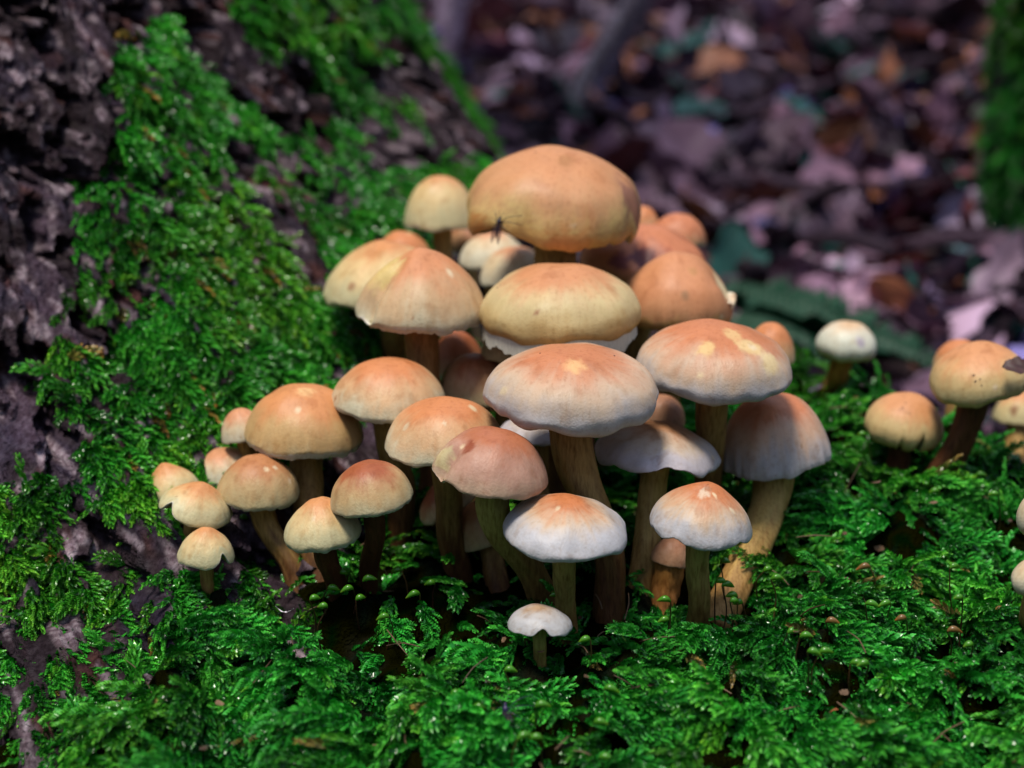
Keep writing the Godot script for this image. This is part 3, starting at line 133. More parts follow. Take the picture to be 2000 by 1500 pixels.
const CAPSULES := [
	{"label": "leftmost of seven glossy moss capsules below the left stems", "group": "moss capsules below the left stems", "base": Vector3(-0.05369, -0.00767, 0.03559), "tip": Vector3(-0.05321, 0.00521, 0.04329), "way": 5.60, "tint": Color(0.055, 0.200, 0.014)},
	{"label": "second from left of seven glossy moss capsules below the left stems", "group": "moss capsules below the left stems", "base": Vector3(-0.05112, -0.00625, 0.02486), "tip": Vector3(-0.04959, 0.00454, 0.03404), "way": 0.00, "tint": Color(0.055, 0.200, 0.014)},
	{"label": "third from left of seven glossy moss capsules below the left stems", "group": "moss capsules below the left stems", "base": Vector3(-0.05061, -0.00839, 0.04148), "tip": Vector3(-0.04807, 0.00480, 0.04707), "way": 3.10, "tint": Color(0.055, 0.200, 0.014)},
	{"label": "fourth from left of seven glossy moss capsules below the left stems", "group": "moss capsules below the left stems", "base": Vector3(-0.04734, -0.00553, 0.02052), "tip": Vector3(-0.04495, 0.00518, 0.02542), "way": 3.10, "tint": Color(0.055, 0.200, 0.014)},
	{"label": "fifth from left of seven glossy moss capsules below the left stems", "group": "moss capsules below the left stems", "base": Vector3(-0.04484, -0.00667, 0.02808), "tip": Vector3(-0.04244, 0.00553, 0.03641), "way": 2.70, "tint": Color(0.055, 0.200, 0.014)},
	{"label": "sixth from left of seven glossy moss capsules below the left stems", "group": "moss capsules below the left stems", "base": Vector3(-0.04137, -0.00716, 0.03183), "tip": Vector3(-0.04184, 0.00227, 0.03638), "way": 5.60, "tint": Color(0.055, 0.200, 0.014)},
	{"label": "rightmost of seven glossy moss capsules below the left stems", "group": "moss capsules below the left stems", "base": Vector3(-0.04286, -0.00620, 0.02433), "tip": Vector3(-0.04025, 0.00641, 0.03320), "way": 0.00, "tint": Color(0.055, 0.200, 0.014)},
	{"label": "leftmost of four moss capsules glinting in black shade left of centre", "group": "moss capsules in the central shade", "base": Vector3(-0.03388, -0.00823, 0.04092), "tip": Vector3(-0.03184, 0.00339, 0.05012), "way": 3.10, "tint": Color(0.055, 0.200, 0.014)},
	{"label": "second from left of four moss capsules glinting in black shade left of centre", "group": "moss capsules in the central shade", "base": Vector3(-0.02905, -0.00515, 0.01783), "tip": Vector3(-0.03025, 0.00584, 0.02445), "way": 3.10, "tint": Color(0.055, 0.200, 0.014)},
	{"label": "third from left of four moss capsules glinting in black shade left of centre", "group": "moss capsules in the central shade", "base": Vector3(-0.02341, -0.00665, 0.02911), "tip": Vector3(-0.02482, 0.00302, 0.03395), "way": 2.70, "tint": Color(0.055, 0.200, 0.014)},
	{"label": "rightmost of four moss capsules glinting in black shade left of centre", "group": "moss capsules in the central shade", "base": Vector3(-0.02182, -0.00625, 0.02434), "tip": Vector3(-0.02092, 0.00389, 0.02887), "way": 3.10, "tint": Color(0.055, 0.200, 0.014)},
	{"label": "leftmost of seven moss capsules on the slope beneath the tiny cap", "group": "moss capsules beneath the tiny cap", "base": Vector3(-0.01563, -0.01287, 0.07736), "tip": Vector3(-0.01460, -0.00146, 0.08559), "way": 5.60, "tint": Color(0.055, 0.200, 0.014)},
	{"label": "second from left of seven moss capsules on the slope beneath the tiny cap", "group": "moss capsules beneath the tiny cap", "base": Vector3(-0.01173, -0.01348, 0.08322), "tip": Vector3(-0.01208, -0.00435, 0.08908), "way": 0.40, "tint": Color(0.055, 0.200, 0.014)},
	{"label": "third from left of seven moss capsules on the slope beneath the tiny cap", "group": "moss capsules beneath the tiny cap", "base": Vector3(-0.00685, -0.01361, 0.08325), "tip": Vector3(-0.00601, -0.00219, 0.09073), "way": 3.10, "tint": Color(0.055, 0.200, 0.014)},
	{"label": "fourth from left of seven moss capsules on the slope beneath the tiny cap", "group": "moss capsules beneath the tiny cap", "base": Vector3(-0.00119, -0.01177, 0.06775), "tip": Vector3(-0.00189, -0.00153, 0.07157), "way": 0.00, "tint": Color(0.055, 0.200, 0.014)},
	{"label": "fifth from left of seven moss capsules on the slope beneath the tiny cap", "group": "moss capsules beneath the tiny cap", "base": Vector3(0.00071, -0.01566, 0.09881), "tip": Vector3(0.00116, -0.00301, 0.10415), "way": 5.60, "tint": Color(0.055, 0.200, 0.014)},
	{"label": "sixth from left of seven moss capsules on the slope beneath the tiny cap", "group": "moss capsules beneath the tiny cap", "base": Vector3(0.00507, -0.01391, 0.08489), "tip": Vector3(0.00539, -0.00125, 0.09130), "way": 0.00, "tint": Color(0.055, 0.200, 0.014)},
	{"label": "rightmost of seven moss capsules on the slope beneath the tiny cap", "group": "moss capsules beneath the tiny cap", "base": Vector3(0.00787, -0.01512, 0.09608), "tip": Vector3(0.00698, -0.00358, 0.10307), "way": 3.10, "tint": Color(0.055, 0.200, 0.014)},
	{"label": "leftmost of five moss capsules right of the tiny grayish cap", "group": "moss capsules right of the tiny cap", "base": Vector3(0.01232, -0.00686, 0.02968), "tip": Vector3(0.01297, 0.00402, 0.03807), "way": 2.70, "tint": Color(0.055, 0.200, 0.014)},
	{"label": "second from left of five moss capsules right of the tiny grayish cap", "group": "moss capsules right of the tiny cap", "base": Vector3(0.01978, -0.00970, 0.05322), "tip": Vector3(0.01985, 0.00130, 0.05974), "way": 2.70, "tint": Color(0.055, 0.200, 0.014)},
	{"label": "third from left of five moss capsules right of the tiny grayish cap", "group": "moss capsules right of the tiny cap", "base": Vector3(0.02042, -0.01419, 0.08703), "tip": Vector3(0.01900, -0.00339, 0.09530), "way": 0.40, "tint": Color(0.055, 0.200, 0.014)},
	{"label": "fourth from left of five moss capsules right of the tiny grayish cap", "group": "moss capsules right of the tiny cap", "base": Vector3(0.02160, -0.01587, 0.09990), "tip": Vector3(0.01975, -0.00736, 0.10440), "way": 0.40, "tint": Color(0.055, 0.200, 0.014)},
	{"label": "rightmost of five moss capsules right of the tiny grayish cap", "group": "moss capsules right of the tiny cap", "base": Vector3(0.02216, -0.01271, 0.07577), "tip": Vector3(0.02224, -0.00218, 0.08008), "way": 0.40, "tint": Color(0.055, 0.200, 0.014)},
	{"label": "leftmost of six tall moss capsules before the rightmost stem's foot", "group": "moss capsules at the rightmost stem", "base": Vector3(0.05475, -0.00798, 0.03930), "tip": Vector3(0.05354, 0.00999, 0.04264), "way": 0.40, "tint": Color(0.055, 0.200, 0.014)},
	{"label": "second from left of six tall moss capsules before the rightmost stem's foot", "group": "moss capsules at the rightmost stem", "base": Vector3(0.05944, -0.00552, 0.02001), "tip": Vector3(0.05693, 0.00909, 0.02620), "way": 0.40, "tint": Color(0.055, 0.200, 0.014)},
	{"label": "third from left of six tall moss capsules before the rightmost stem's foot", "group": "moss capsules at the rightmost stem", "base": Vector3(0.05459, -0.00837, 0.04199), "tip": Vector3(0.05503, 0.00944, 0.04373), "way": 5.60, "tint": Color(0.055, 0.200, 0.014)},
	{"label": "fourth from left of six tall moss capsules before the rightmost stem's foot", "group": "moss capsules at the rightmost stem", "base": Vector3(0.05749, -0.00852, 0.04358), "tip": Vector3(0.05680, 0.00646, 0.04726), "way": 5.60, "tint": Color(0.055, 0.200, 0.014)},
	{"label": "fifth from left of six tall moss capsules before the rightmost stem's foot", "group": "moss capsules at the rightmost stem", "base": Vector3(0.05952, -0.00796, 0.03826), "tip": Vector3(0.05903, 0.00676, 0.04457), "way": 3.10, "tint": Color(0.055, 0.200, 0.014)},
	{"label": "rightmost of six tall moss capsules before the rightmost stem's foot", "group": "moss capsules at the rightmost stem", "base": Vector3(0.06354, -0.00782, 0.03770), "tip": Vector3(0.06101, 0.00341, 0.04111), "way": 2.70, "tint": Color(0.055, 0.200, 0.014)},
	{"label": "leftmost of two moss capsules nodding right of the rightmost stem", "group": "moss capsules right of the stem", "base": Vector3(0.06948, -0.00528, 0.01839), "tip": Vector3(0.06871, 0.00689, 0.02743), "way": 5.60, "tint": Color(0.055, 0.200, 0.014)},
	{"label": "rightmost of two moss capsules nodding right of the rightmost stem", "group": "moss capsules right of the stem", "base": Vector3(0.07167, -0.00654, 0.02804), "tip": Vector3(0.06935, 0.00773, 0.03533), "way": 0.00, "tint": Color(0.055, 0.200, 0.014)},
	{"label": "leftmost of two moss capsules at the feet of the front-right stems", "group": "moss capsules between the front stems", "base": Vector3(0.04131, -0.00835, 0.04250), "tip": Vector3(0.04114, 0.00085, 0.04662), "way": 2.70, "tint": Color(0.055, 0.200, 0.014)},
	{"label": "rightmost of two moss capsules at the feet of the front-right stems", "group": "moss capsules between the front stems", "base": Vector3(0.04284, -0.00731, 0.03394), "tip": Vector3(0.04179, 0.00471, 0.04314), "way": 3.10, "tint": Color(0.055, 0.200, 0.014)},
	{"label": "leftmost of five ripe brownish moss capsules in the right-hand moss", "group": "ripe brown moss capsules", "base": Vector3(0.08215, -0.00914, 0.04841), "tip": Vector3(0.08051, 0.00376, 0.05420), "way": 0.40, "tint": Color(0.160, 0.090, 0.025)},
	{"label": "second from left of five ripe brownish moss capsules in the right-hand moss", "group": "ripe brown moss capsules", "base": Vector3(0.09992, -0.00490, 0.01725), "tip": Vector3(0.09880, 0.00630, 0.02297), "way": 3.10, "tint": Color(0.160, 0.090, 0.025)},
	{"label": "third from left of five ripe brownish moss capsules in the right-hand moss", "group": "ripe brown moss capsules", "base": Vector3(0.10644, -0.00829, 0.04093), "tip": Vector3(0.10285, 0.00178, 0.04775), "way": 3.10, "tint": Color(0.160, 0.090, 0.025)},
	{"label": "fourth from left of five ripe brownish moss capsules in the right-hand moss", "group": "ripe brown moss capsules", "base": Vector3(0.11359, -0.00939, 0.05055), "tip": Vector3(0.11132, 0.00193, 0.05583), "way": 0.00, "tint": Color(0.160, 0.090, 0.025)},
	{"label": "rightmost of five ripe brownish moss capsules in the right-hand moss", "group": "ripe brown moss capsules", "base": Vector3(0.12906, -0.00827, 0.04041), "tip": Vector3(0.12609, 0.00317, 0.04696), "way": 5.60, "tint": Color(0.160, 0.090, 0.025)},
	{"label": "leftmost of eleven green moss capsules in the lower right moss", "group": "moss capsules in the lower right moss", "base": Vector3(0.07251, -0.00976, 0.05323), "tip": Vector3(0.06955, 0.00367, 0.06066), "way": 5.60, "tint": Color(0.055, 0.200, 0.014)},
	{"label": "second from left of eleven green moss capsules in the lower right moss", "group": "moss capsules in the lower right moss", "base": Vector3(0.07466, -0.01044, 0.05859), "tip": Vector3(0.07218, 0.00361, 0.06330), "way": 0.40, "tint": Color(0.055, 0.200, 0.014)},
	{"label": "third from left of eleven green moss capsules in the lower right moss", "group": "moss capsules in the lower right moss", "base": Vector3(0.07339, -0.01154, 0.06665), "tip": Vector3(0.07195, 0.00492, 0.07455), "way": 0.40, "tint": Color(0.055, 0.200, 0.014)},
	{"label": "fourth from left of eleven green moss capsules in the lower right moss", "group": "moss capsules in the lower right moss", "base": Vector3(0.07632, -0.01178, 0.06827), "tip": Vector3(0.07548, 0.00326, 0.07156), "way": 0.00, "tint": Color(0.055, 0.200, 0.014)},
	{"label": "fifth from left of eleven green moss capsules in the lower right moss", "group": "moss capsules in the lower right moss", "base": Vector3(0.08569, -0.01169, 0.06824), "tip": Vector3(0.08296, 0.00109, 0.07306), "way": 0.40, "tint": Color(0.055, 0.200, 0.014)},
	{"label": "sixth from left of eleven green moss capsules in the lower right moss", "group": "moss capsules in the lower right moss", "base": Vector3(0.09560, -0.00821, 0.04040), "tip": Vector3(0.09212, 0.00560, 0.04693), "way": 0.40, "tint": Color(0.055, 0.200, 0.014)},
	{"label": "seventh from left of eleven green moss capsules in the lower right moss", "group": "moss capsules in the lower right moss", "base": Vector3(0.09007, -0.01157, 0.06718), "tip": Vector3(0.08714, 0.00161, 0.07444), "way": 2.70, "tint": Color(0.055, 0.200, 0.014)},
	{"label": "eighth from left of eleven green moss capsules in the lower right moss", "group": "moss capsules in the lower right moss", "base": Vector3(0.10279, -0.00796, 0.03929), "tip": Vector3(0.09872, 0.00573, 0.04724), "way": 2.70, "tint": Color(0.055, 0.200, 0.014)},
	{"label": "ninth from left of eleven green moss capsules in the lower right moss", "group": "moss capsules in the lower right moss", "base": Vector3(0.12203, -0.00668, 0.02808), "tip": Vector3(0.11764, 0.01003, 0.03303), "way": 5.60, "tint": Color(0.055, 0.200, 0.014)},
	{"label": "tenth from left of eleven green moss capsules in the lower right moss", "group": "moss capsules in the lower right moss", "base": Vector3(0.11836, -0.00869, 0.04363), "tip": Vector3(0.11711, 0.00740, 0.04778), "way": 2.70, "tint": Color(0.055, 0.200, 0.014)},
	{"label": "rightmost of eleven green moss capsules in the lower right moss", "group": "moss capsules in the lower right moss", "base": Vector3(0.11663, -0.01038, 0.05806), "tip": Vector3(0.11518, 0.00232, 0.06504), "way": 2.70, "tint": Color(0.055, 0.200, 0.014)},
	{"label": "green moss capsule on a tall stalk left of the split yellow cap", "group": "", "base": Vector3(0.11379, 0.00871, -0.04593), "tip": Vector3(0.11034, 0.02506, -0.04049), "way": 2.70, "tint": Color(0.055, 0.200, 0.014)},
	{"label": "green moss capsule in front of the split yellow cap's right half", "group": "", "base": Vector3(0.13269, 0.01059, -0.05419), "tip": Vector3(0.12946, 0.02259, -0.04581), "way": 0.40, "tint": Color(0.055, 0.200, 0.014)},
	{"label": "green moss capsule on a long stalk below the lone white button", "group": "", "base": Vector3(0.11793, 0.01318, -0.12529), "tip": Vector3(0.11894, 0.02713, -0.12182), "way": 2.70, "tint": Color(0.055, 0.200, 0.014)},
	{"label": "green moss capsule on a long pale stalk near the right edge", "group": "", "base": Vector3(0.14250, 0.00058, -0.00751), "tip": Vector3(0.14052, 0.01869, -0.00144), "way": 3.10, "tint": Color(0.055, 0.200, 0.014)},
	{"label": "leftmost of three moss capsules in shade below the slanting stem", "group": "moss capsules below the slanting stem", "base": Vector3(0.12873, 0.00417, -0.02452), "tip": Vector3(0.12829, 0.01422, -0.01807), "way": 3.10, "tint": Color(0.055, 0.200, 0.014)},
	{"label": "second from left of three moss capsules in shade below the slanting stem", "group": "moss capsules below the slanting stem", "base": Vector3(0.13886, 0.00830, -0.04323), "tip": Vector3(0.13521, 0.01646, -0.03851), "way": 3.10, "tint": Color(0.055, 0.200, 0.014)},
	{"label": "rightmost of three moss capsules in shade below the slanting stem", "group": "moss capsules below the slanting stem", "base": Vector3(0.14448, 0.00630, -0.03389), "tip": Vector3(0.14171, 0.01587, -0.02766), "way": 0.40, "tint": Color(0.055, 0.200, 0.014)},
	{"label": "green moss capsule bent over the lowest yellow cap's notch", "group": "", "base": Vector3(-0.08328, -0.00443, 0.00625), "tip": Vector3(-0.08194, 0.00809, 0.01278), "way": 3.10, "tint": Color(0.055, 0.200, 0.014)},
	{"label": "leftmost of two moss capsules against the notched yellow cap", "group": "moss capsules by the notched cap", "base": Vector3(-0.08683, 0.00017, -0.01568), "tip": Vector3(-0.08478, 0.01058, -0.01008), "way": 0.40, "tint": Color(0.055, 0.200, 0.014)},
	{"label": "rightmost of two moss capsules against the notched yellow cap", "group": "moss capsules by the notched cap", "base": Vector3(-0.07953, -0.00000, -0.01046), "tip": Vector3(-0.07930, 0.01123, -0.00298), "way": 5.60, "tint": Color(0.055, 0.200, 0.014)},
]

const LEAVES := [
	{"at": Vector3(0.30159, 0.00330, -0.57594), "kind": 2, "wide": 0.0670, "long": 0.0590, "turn": 0.00, "tilt": 0.90, "tint": Color(0.360, 0.270, 0.400), "label": "big round pale lilac leaf near the mossy tree at right"},
	{"at": Vector3(0.28286, -0.00523, -0.54260), "kind": 1, "wide": 0.0433, "long": 0.0439, "turn": 1.35, "tilt": 0.25, "tint": Color(0.200, 0.340, 0.380), "label": "pale ice-blue narrow leaf under the big lilac leaf"},
	{"at": Vector3(0.23570, -0.00489, -0.54683), "kind": 0, "wide": 0.0490, "long": 0.0196, "turn": 1.20, "tilt": 0.50, "tint": Color(0.060, 0.140, 0.340), "label": "small bright blue leaf left of the ice-blue one"},
	{"at": Vector3(0.28474, 0.02007, -0.63841), "kind": 4, "wide": 0.0590, "long": 0.0336, "turn": 1.30, "tilt": 0.40, "tint": Color(0.015, 0.085, 0.110), "label": "dark teal leaf above left of the big lilac leaf"},
	{"at": Vector3(0.16053, 0.00106, -0.57327), "kind": 0, "wide": 0.0780, "long": 0.0769, "turn": 1.20, "tilt": 0.30, "tint": Color(0.340, 0.240, 0.310), "label": "largest pinkish lilac leaf, lying right of the orange caps"},
	{"at": Vector3(0.14381, 0.00769, -0.59990), "kind": 2, "wide": 0.0685, "long": 0.0514, "turn": 1.50, "tilt": 0.30, "tint": Color(0.330, 0.240, 0.330), "label": "pale lilac leaf just above the largest pinkish leaf"},
	{"at": Vector3(0.01876, 0.06390, -0.84686), "kind": 0, "wide": 0.0778, "long": 0.0459, "turn": 1.40, "tilt": 0.50, "tint": Color(0.460, 0.420, 0.290), "label": "cream yellow leaf above the topmost mushroom"},
	{"at": Vector3(-0.00626, 0.06331, -0.84877), "kind": 4, "wide": 0.0640, "long": 0.0292, "turn": 1.20, "tilt": 0.50, "tint": Color(0.340, 0.270, 0.270), "label": "pale beige leaf touching the cream yellow leaf"},
	{"at": Vector3(-0.02537, 0.06614, -0.86609), "kind": 2, "wide": 0.0620, "long": 0.0279, "turn": 1.30, "tilt": 0.50, "tint": Color(0.260, 0.090, 0.050), "label": "rusty orange leaf left of the beige leaf"},
	{"at": Vector3(0.29680, 0.04568, -0.73638), "kind": 3, "wide": 0.0281, "long": 0.0404, "turn": 0.20, "tilt": 0.90, "tint": Color(0.160, 0.340, 0.270), "label": "mint green leaf high at the right, lying upright"},
	{"at": Vector3(0.21118, 0.01127, -0.60914), "kind": 4, "wide": 0.0506, "long": 0.0207, "turn": 1.30, "tilt": 0.50, "tint": Color(0.400, 0.230, 0.150), "label": "tan orange leaf in the middle of the litter"},
	{"at": Vector3(0.21294, 0.03283, -0.69360), "kind": 1, "wide": 0.0210, "long": 0.0261, "turn": 0.30, "tilt": 0.80, "tint": Color(0.020, 0.150, 0.130), "label": "small teal green leaf left of the mint one"},
	{"at": Vector3(-0.01556, 0.04048, -0.75362), "kind": 0, "wide": 0.0778, "long": 0.0506, "turn": 1.20, "tilt": 0.60, "tint": Color(0.012, 0.075, 0.050), "label": "dark green leaf beside the topmost cap's left shoulder"},
	{"at": Vector3(-0.02867, 0.05598, -0.82196), "kind": 4, "wide": 0.0683, "long": 0.0369, "turn": 1.50, "tilt": 0.40, "tint": Color(0.020, 0.070, 0.060), "label": "dark teal leaf under the rusty orange leaf"},
	{"at": Vector3(0.14660, 0.07135, -0.85507), "kind": 2, "wide": 0.0698, "long": 0.0419, "turn": 1.40, "tilt": 0.40, "tint": Color(0.270, 0.210, 0.280), "label": "pale lilac leaf right of the thick gray branch"},
	{"at": Vector3(0.23734, 0.08803, -0.91130), "kind": 0, "wide": 0.0726, "long": 0.0287, "turn": 1.30, "tilt": 0.50, "tint": Color(0.340, 0.150, 0.110), "label": "salmon leaf high in the middle of the litter"},
	{"at": Vector3(0.28535, 0.07146, -0.83853), "kind": 4, "wide": 0.0607, "long": 0.0273, "turn": 1.30, "tilt": 0.50, "tint": Color(0.200, 0.040, 0.015), "label": "dark rust red leaf in the upper right litter"},
	{"at": Vector3(0.38130, 0.09592, -0.92998), "kind": 2, "wide": 0.0676, "long": 0.0220, "turn": 1.30, "tilt": 0.60, "tint": Color(0.140, 0.220, 0.330), "label": "light blue leaf at the upper right"},
	{"at": Vector3(0.27876, 0.10756, -0.99521), "kind": 2, "wide": 0.1229, "long": 0.0369, "turn": 1.00, "tilt": 0.60, "tint": Color(0.220, 0.170, 0.250), "label": "lilac leaf near the top edge of the litter"},
	{"at": Vector3(0.23144, 0.05254, -0.76721), "kind": 4, "wide": 0.0785, "long": 0.0235, "turn": 1.20, "tilt": 0.60, "tint": Color(0.300, 0.260, 0.320), "label": "pale gray leaf left of the mint green leaf"},
	{"at": Vector3(0.27388, 0.05715, -0.78294), "kind": 1, "wide": 0.0529, "long": 0.0595, "turn": 1.80, "tilt": 0.30, "tint": Color(0.250, 0.200, 0.280), "label": "long lilac leaf pointing to the mint green leaf"},
	{"at": Vector3(0.20888, -0.02136, -0.48237), "kind": 0, "wide": 0.0307, "long": 0.0590, "turn": 0.30, "tilt": 0.80, "tint": Color(0.300, 0.210, 0.300), "label": "tall lilac leaf above the right-hand mushrooms"},
	{"at": Vector3(0.19029, -0.01322, -0.51561), "kind": 2, "wide": 0.0634, "long": 0.0444, "turn": 1.30, "tilt": 0.40, "tint": Color(0.280, 0.200, 0.250), "label": "mauve leaf above the lone white button"},
	{"at": Vector3(0.26150, -0.02166, -0.47815), "kind": 2, "wide": 0.1019, "long": 0.0367, "turn": 1.10, "tilt": 0.50, "tint": Color(0.200, 0.140, 0.240), "label": "violet leaf above the slanting mushroom"},
	{"at": Vector3(0.04927, 0.03530, -0.72117), "kind": 0, "wide": 0.0505, "long": 0.0303, "turn": 1.40, "tilt": 0.50, "tint": Color(0.200, 0.060, 0.100), "label": "dark crimson leaf above the topmost cap"},
	{"at": Vector3(0.01862, 0.09917, -1.00746), "kind": 2, "wide": 0.1862, "long": 0.0372, "turn": 0.50, "tilt": 0.70, "tint": Color(0.130, 0.035, 0.050), "label": "dark crimson leaf between the pale stub and the gray branch"},
	{"at": Vector3(0.08311, 0.06620, -0.84333), "kind": 4, "wide": 0.0693, "long": 0.0374, "turn": 1.40, "tilt": 0.40, "tint": Color(0.250, 0.190, 0.260), "label": "lilac leaf tucked beside the gray branch's foot"},
]

const STICKS := [
	{"name": "branch", "category": "branch", "label": "thick gray branch slanting up behind the topmost mushroom", "path": [Vector3(0.04580, 0.03426, -0.81836), Vector3(0.06034, 0.07718, -0.80915), Vector3(0.09218, 0.13620, -0.79391), Vector3(0.11469, 0.18494, -0.77591)], "radii": [0.0135, 0.0121, 0.0106, 0.0092], "tint": Color(0.420, 0.390, 0.440)},
	{"name": "dead_branch", "category": "branch", "label": "pale lilac dead branch standing at the top left of the litter", "path": [Vector3(-0.06278, 0.05780, -0.92819), Vector3(-0.05925, 0.09410, -0.93792), Vector3(-0.05306, 0.14108, -0.95051), Vector3(-0.04864, 0.19233, -0.96424)], "radii": [0.0124, 0.0119, 0.0133, 0.0128], "tint": Color(0.500, 0.400, 0.520)},
	{"name": "fallen_stick", "category": "stick", "label": "pale lilac stick lying behind the topmost cap, pointing down right", "path": [Vector3(0.10342, 0.03879, -0.75945), Vector3(0.12885, 0.02986, -0.72186), Vector3(0.15526, 0.02267, -0.69095), Vector3(0.17952, 0.01485, -0.65572)], "radii": [0.0059, 0.0068, 0.0067, 0.0047], "tint": Color(0.260, 0.200, 0.290)},
	{"name": "fallen_stick", "category": "stick", "label": "short ice-blue stick at the top right of the gray branch", "path": [Vector3(0.12856, 0.11422, -1.09232), Vector3(0.14819, 0.10650, -1.05091), Vector3(0.16939, 0.09768, -1.00506)], "radii": [0.0059, 0.0081, 0.0060], "tint": Color(0.250, 0.300, 0.420)},
	{"name": "fallen_stick", "category": "stick", "label": "thin gray stick lying above the lone white button", "path": [Vector3(0.12628, -0.01591, -0.53774), Vector3(0.15255, -0.02071, -0.51782), Vector3(0.17932, -0.02739, -0.48911), Vector3(0.19534, -0.03485, -0.46020)], "radii": [0.0026, 0.0029, 0.0031, 0.0021], "tint": Color(0.160, 0.120, 0.180)},
	{"name": "fallen_stick", "category": "stick", "label": "thin mauve stick crossing the litter left of the topmost cap", "path": [Vector3(-0.02992, 0.03967, -0.78661), Vector3(-0.00611, 0.04780, -0.81570), Vector3(0.02505, 0.05684, -0.84918)], "radii": [0.0028, 0.0033, 0.0025], "tint": Color(0.200, 0.140, 0.160)},
	{"name": "fallen_stick", "category": "stick", "label": "dim brown stick across the upper right litter", "path": [Vector3(0.21707, 0.03970, -0.75142), Vector3(0.24935, 0.04278, -0.75845), Vector3(0.28976, 0.04992, -0.78314)], "radii": [0.0031, 0.0039, 0.0028], "tint": Color(0.160, 0.120, 0.170)},
	{"name": "root", "category": "root", "label": "moss-green root sloping down behind the big tree", "path": [Vector3(-0.09275, 0.18349, -0.51670), Vector3(-0.07181, 0.13725, -0.50431), Vector3(-0.05030, 0.10612, -0.48562), Vector3(-0.03218, 0.08135, -0.46863), Vector3(-0.01735, 0.06275, -0.45329)], "radii": [0.0165, 0.0150, 0.0124, 0.0082, 0.0038], "tint": Color(0.018, 0.140, 0.012)},
]

const FERN := [
	{"label": "blurred dark green fern frond lying behind the moss ridge, pointing right", "path": [Vector3(0.10611, -0.00116, -0.40511), Vector3(0.16083, -0.01432, -0.38088), Vector3(0.22074, -0.03306, -0.35515)], "wide": 0.034},
	{"label": "second dark fern frond, lower, behind the rightmost small orange cap", "path": [Vector3(0.11170, -0.00866, -0.36169), Vector3(0.13919, -0.01664, -0.34920), Vector3(0.17114, -0.02936, -0.33544)], "wide": 0.026},
]

const SMALL := [
	{"name": "dead_leaf", "category": "leaf", "label": "curled dark brown dead leaf lying on the slanting mushroom at the right edge", "at": Vector3(0.14996, 0.05295, -0.01792), "kind": 0, "wide": 0.01082, "long": 0.01172, "turn": 1.50, "tilt": 0.10, "roll": 0.60, "tint": Color(0.050, 0.022, 0.020)},
	{"name": "dead_leaf", "category": "leaf", "label": "small pinkish brown leaf scrap under the olive-shaded cap", "at": Vector3(-0.07009, 0.00493, 0.00111), "kind": 0, "wide": 0.00599, "long": 0.00689, "turn": 0.60, "tilt": -0.70, "roll": 0.00, "tint": Color(0.200, 0.100, 0.090)},
	{"name": "leaf_scrap", "category": "leaf", "label": "thin pale splinter on the moss below the left stems", "at": Vector3(-0.06114, -0.00121, 0.03640), "kind": 3, "wide": 0.00167, "long": 0.00500, "turn": 1.50, "tilt": 0.10, "roll": 0.00, "tint": Color(0.600, 0.550, 0.600)},
	{"name": "leaf_scrap", "category": "leaf", "label": "red scrap between the two dark stems at the right", "at": Vector3(0.12552, 0.02202, -0.04845), "kind": 2, "wide": 0.00527, "long": 0.00362, "turn": 0.80, "tilt": -0.50, "roll": 0.00, "tint": Color(0.300, 0.040, 0.030)},
	{"name": "leaf_scrap", "category": "leaf", "label": "reddish scrap of leaf stuck beside the pale peach cap at the left", "at": Vector3(-0.07954, 0.01705, -0.02952), "kind": 4, "wide": 0.00445, "long": 0.00477, "turn": 0.80, "tilt": -0.60, "roll": 0.00, "tint": Color(0.300, 0.060, 0.030)},
	{"name": "leaf_scrap", "category": "leaf", "label": "pale violet flake in the moss right of the grooved cap", "at": Vector3(0.11003, 0.01914, -0.11710), "kind": 2, "wide": 0.00746, "long": 0.00559, "turn": 1.20, "tilt": -0.50, "roll": 0.00, "tint": Color(0.200, 0.130, 0.250)},
	{"name": "leaf_scrap", "category": "leaf", "label": "tiny brown scrap in the bright moss at the lower right", "at": Vector3(0.10049, -0.00268, 0.04663), "kind": 0, "wide": 0.00326, "long": 0.00326, "turn": 0.50, "tilt": -0.50, "roll": 0.00, "tint": Color(0.120, 0.070, 0.050)},
	{"name": "leaf_scrap", "category": "leaf", "label": "orange scrap near the bottom of the right-hand moss", "at": Vector3(0.07739, -0.00697, 0.08194), "kind": 0, "wide": 0.00350, "long": 0.00275, "turn": 1.00, "tilt": -0.60, "roll": 0.00, "tint": Color(0.250, 0.080, 0.030)},
]

const CLEAR := [Vector3(-0.08310, -0.00772, 0.02008), Vector3(0.00797, -0.00972, 0.05322)]

const GNAT_RAY := Vector3(-0.00765, -0.15799, -0.99294)

const DEAD_GNAT := Vector3(-0.00161, -0.00546, 0.08514)


var n1 := FastNoiseLite.new()      # wide noise, frequency 1
var n2 := FastNoiseLite.new()
var ridged := FastNoiseLite.new()
var rng := RandomNumberGenerator.new()
var M := {}
var used := {}


# ---------- helpers ----------
func numbered(called: String) -> String:
	var k: int = used.get(called, 0)
	used[called] = k + 1
	return called if k == 0 else "%s_%03d" % [called, k]

func tag(o: Node, label: String, category := "", group := "", kind := "") -> void:
	if label: o.set_meta("label", label)
	if category: o.set_meta("category", category)
	if group: o.set_meta("group", group)
	if kind: o.set_meta("kind", kind)

func thing(called: String, label: String, category: String, where := Vector3.ZERO, group := "") -> Node3D:
	var o := Node3D.new()
	o.name = numbered(called)
	add_child(o)
	o.position = where
	tag(o, label, category, group)
	return o

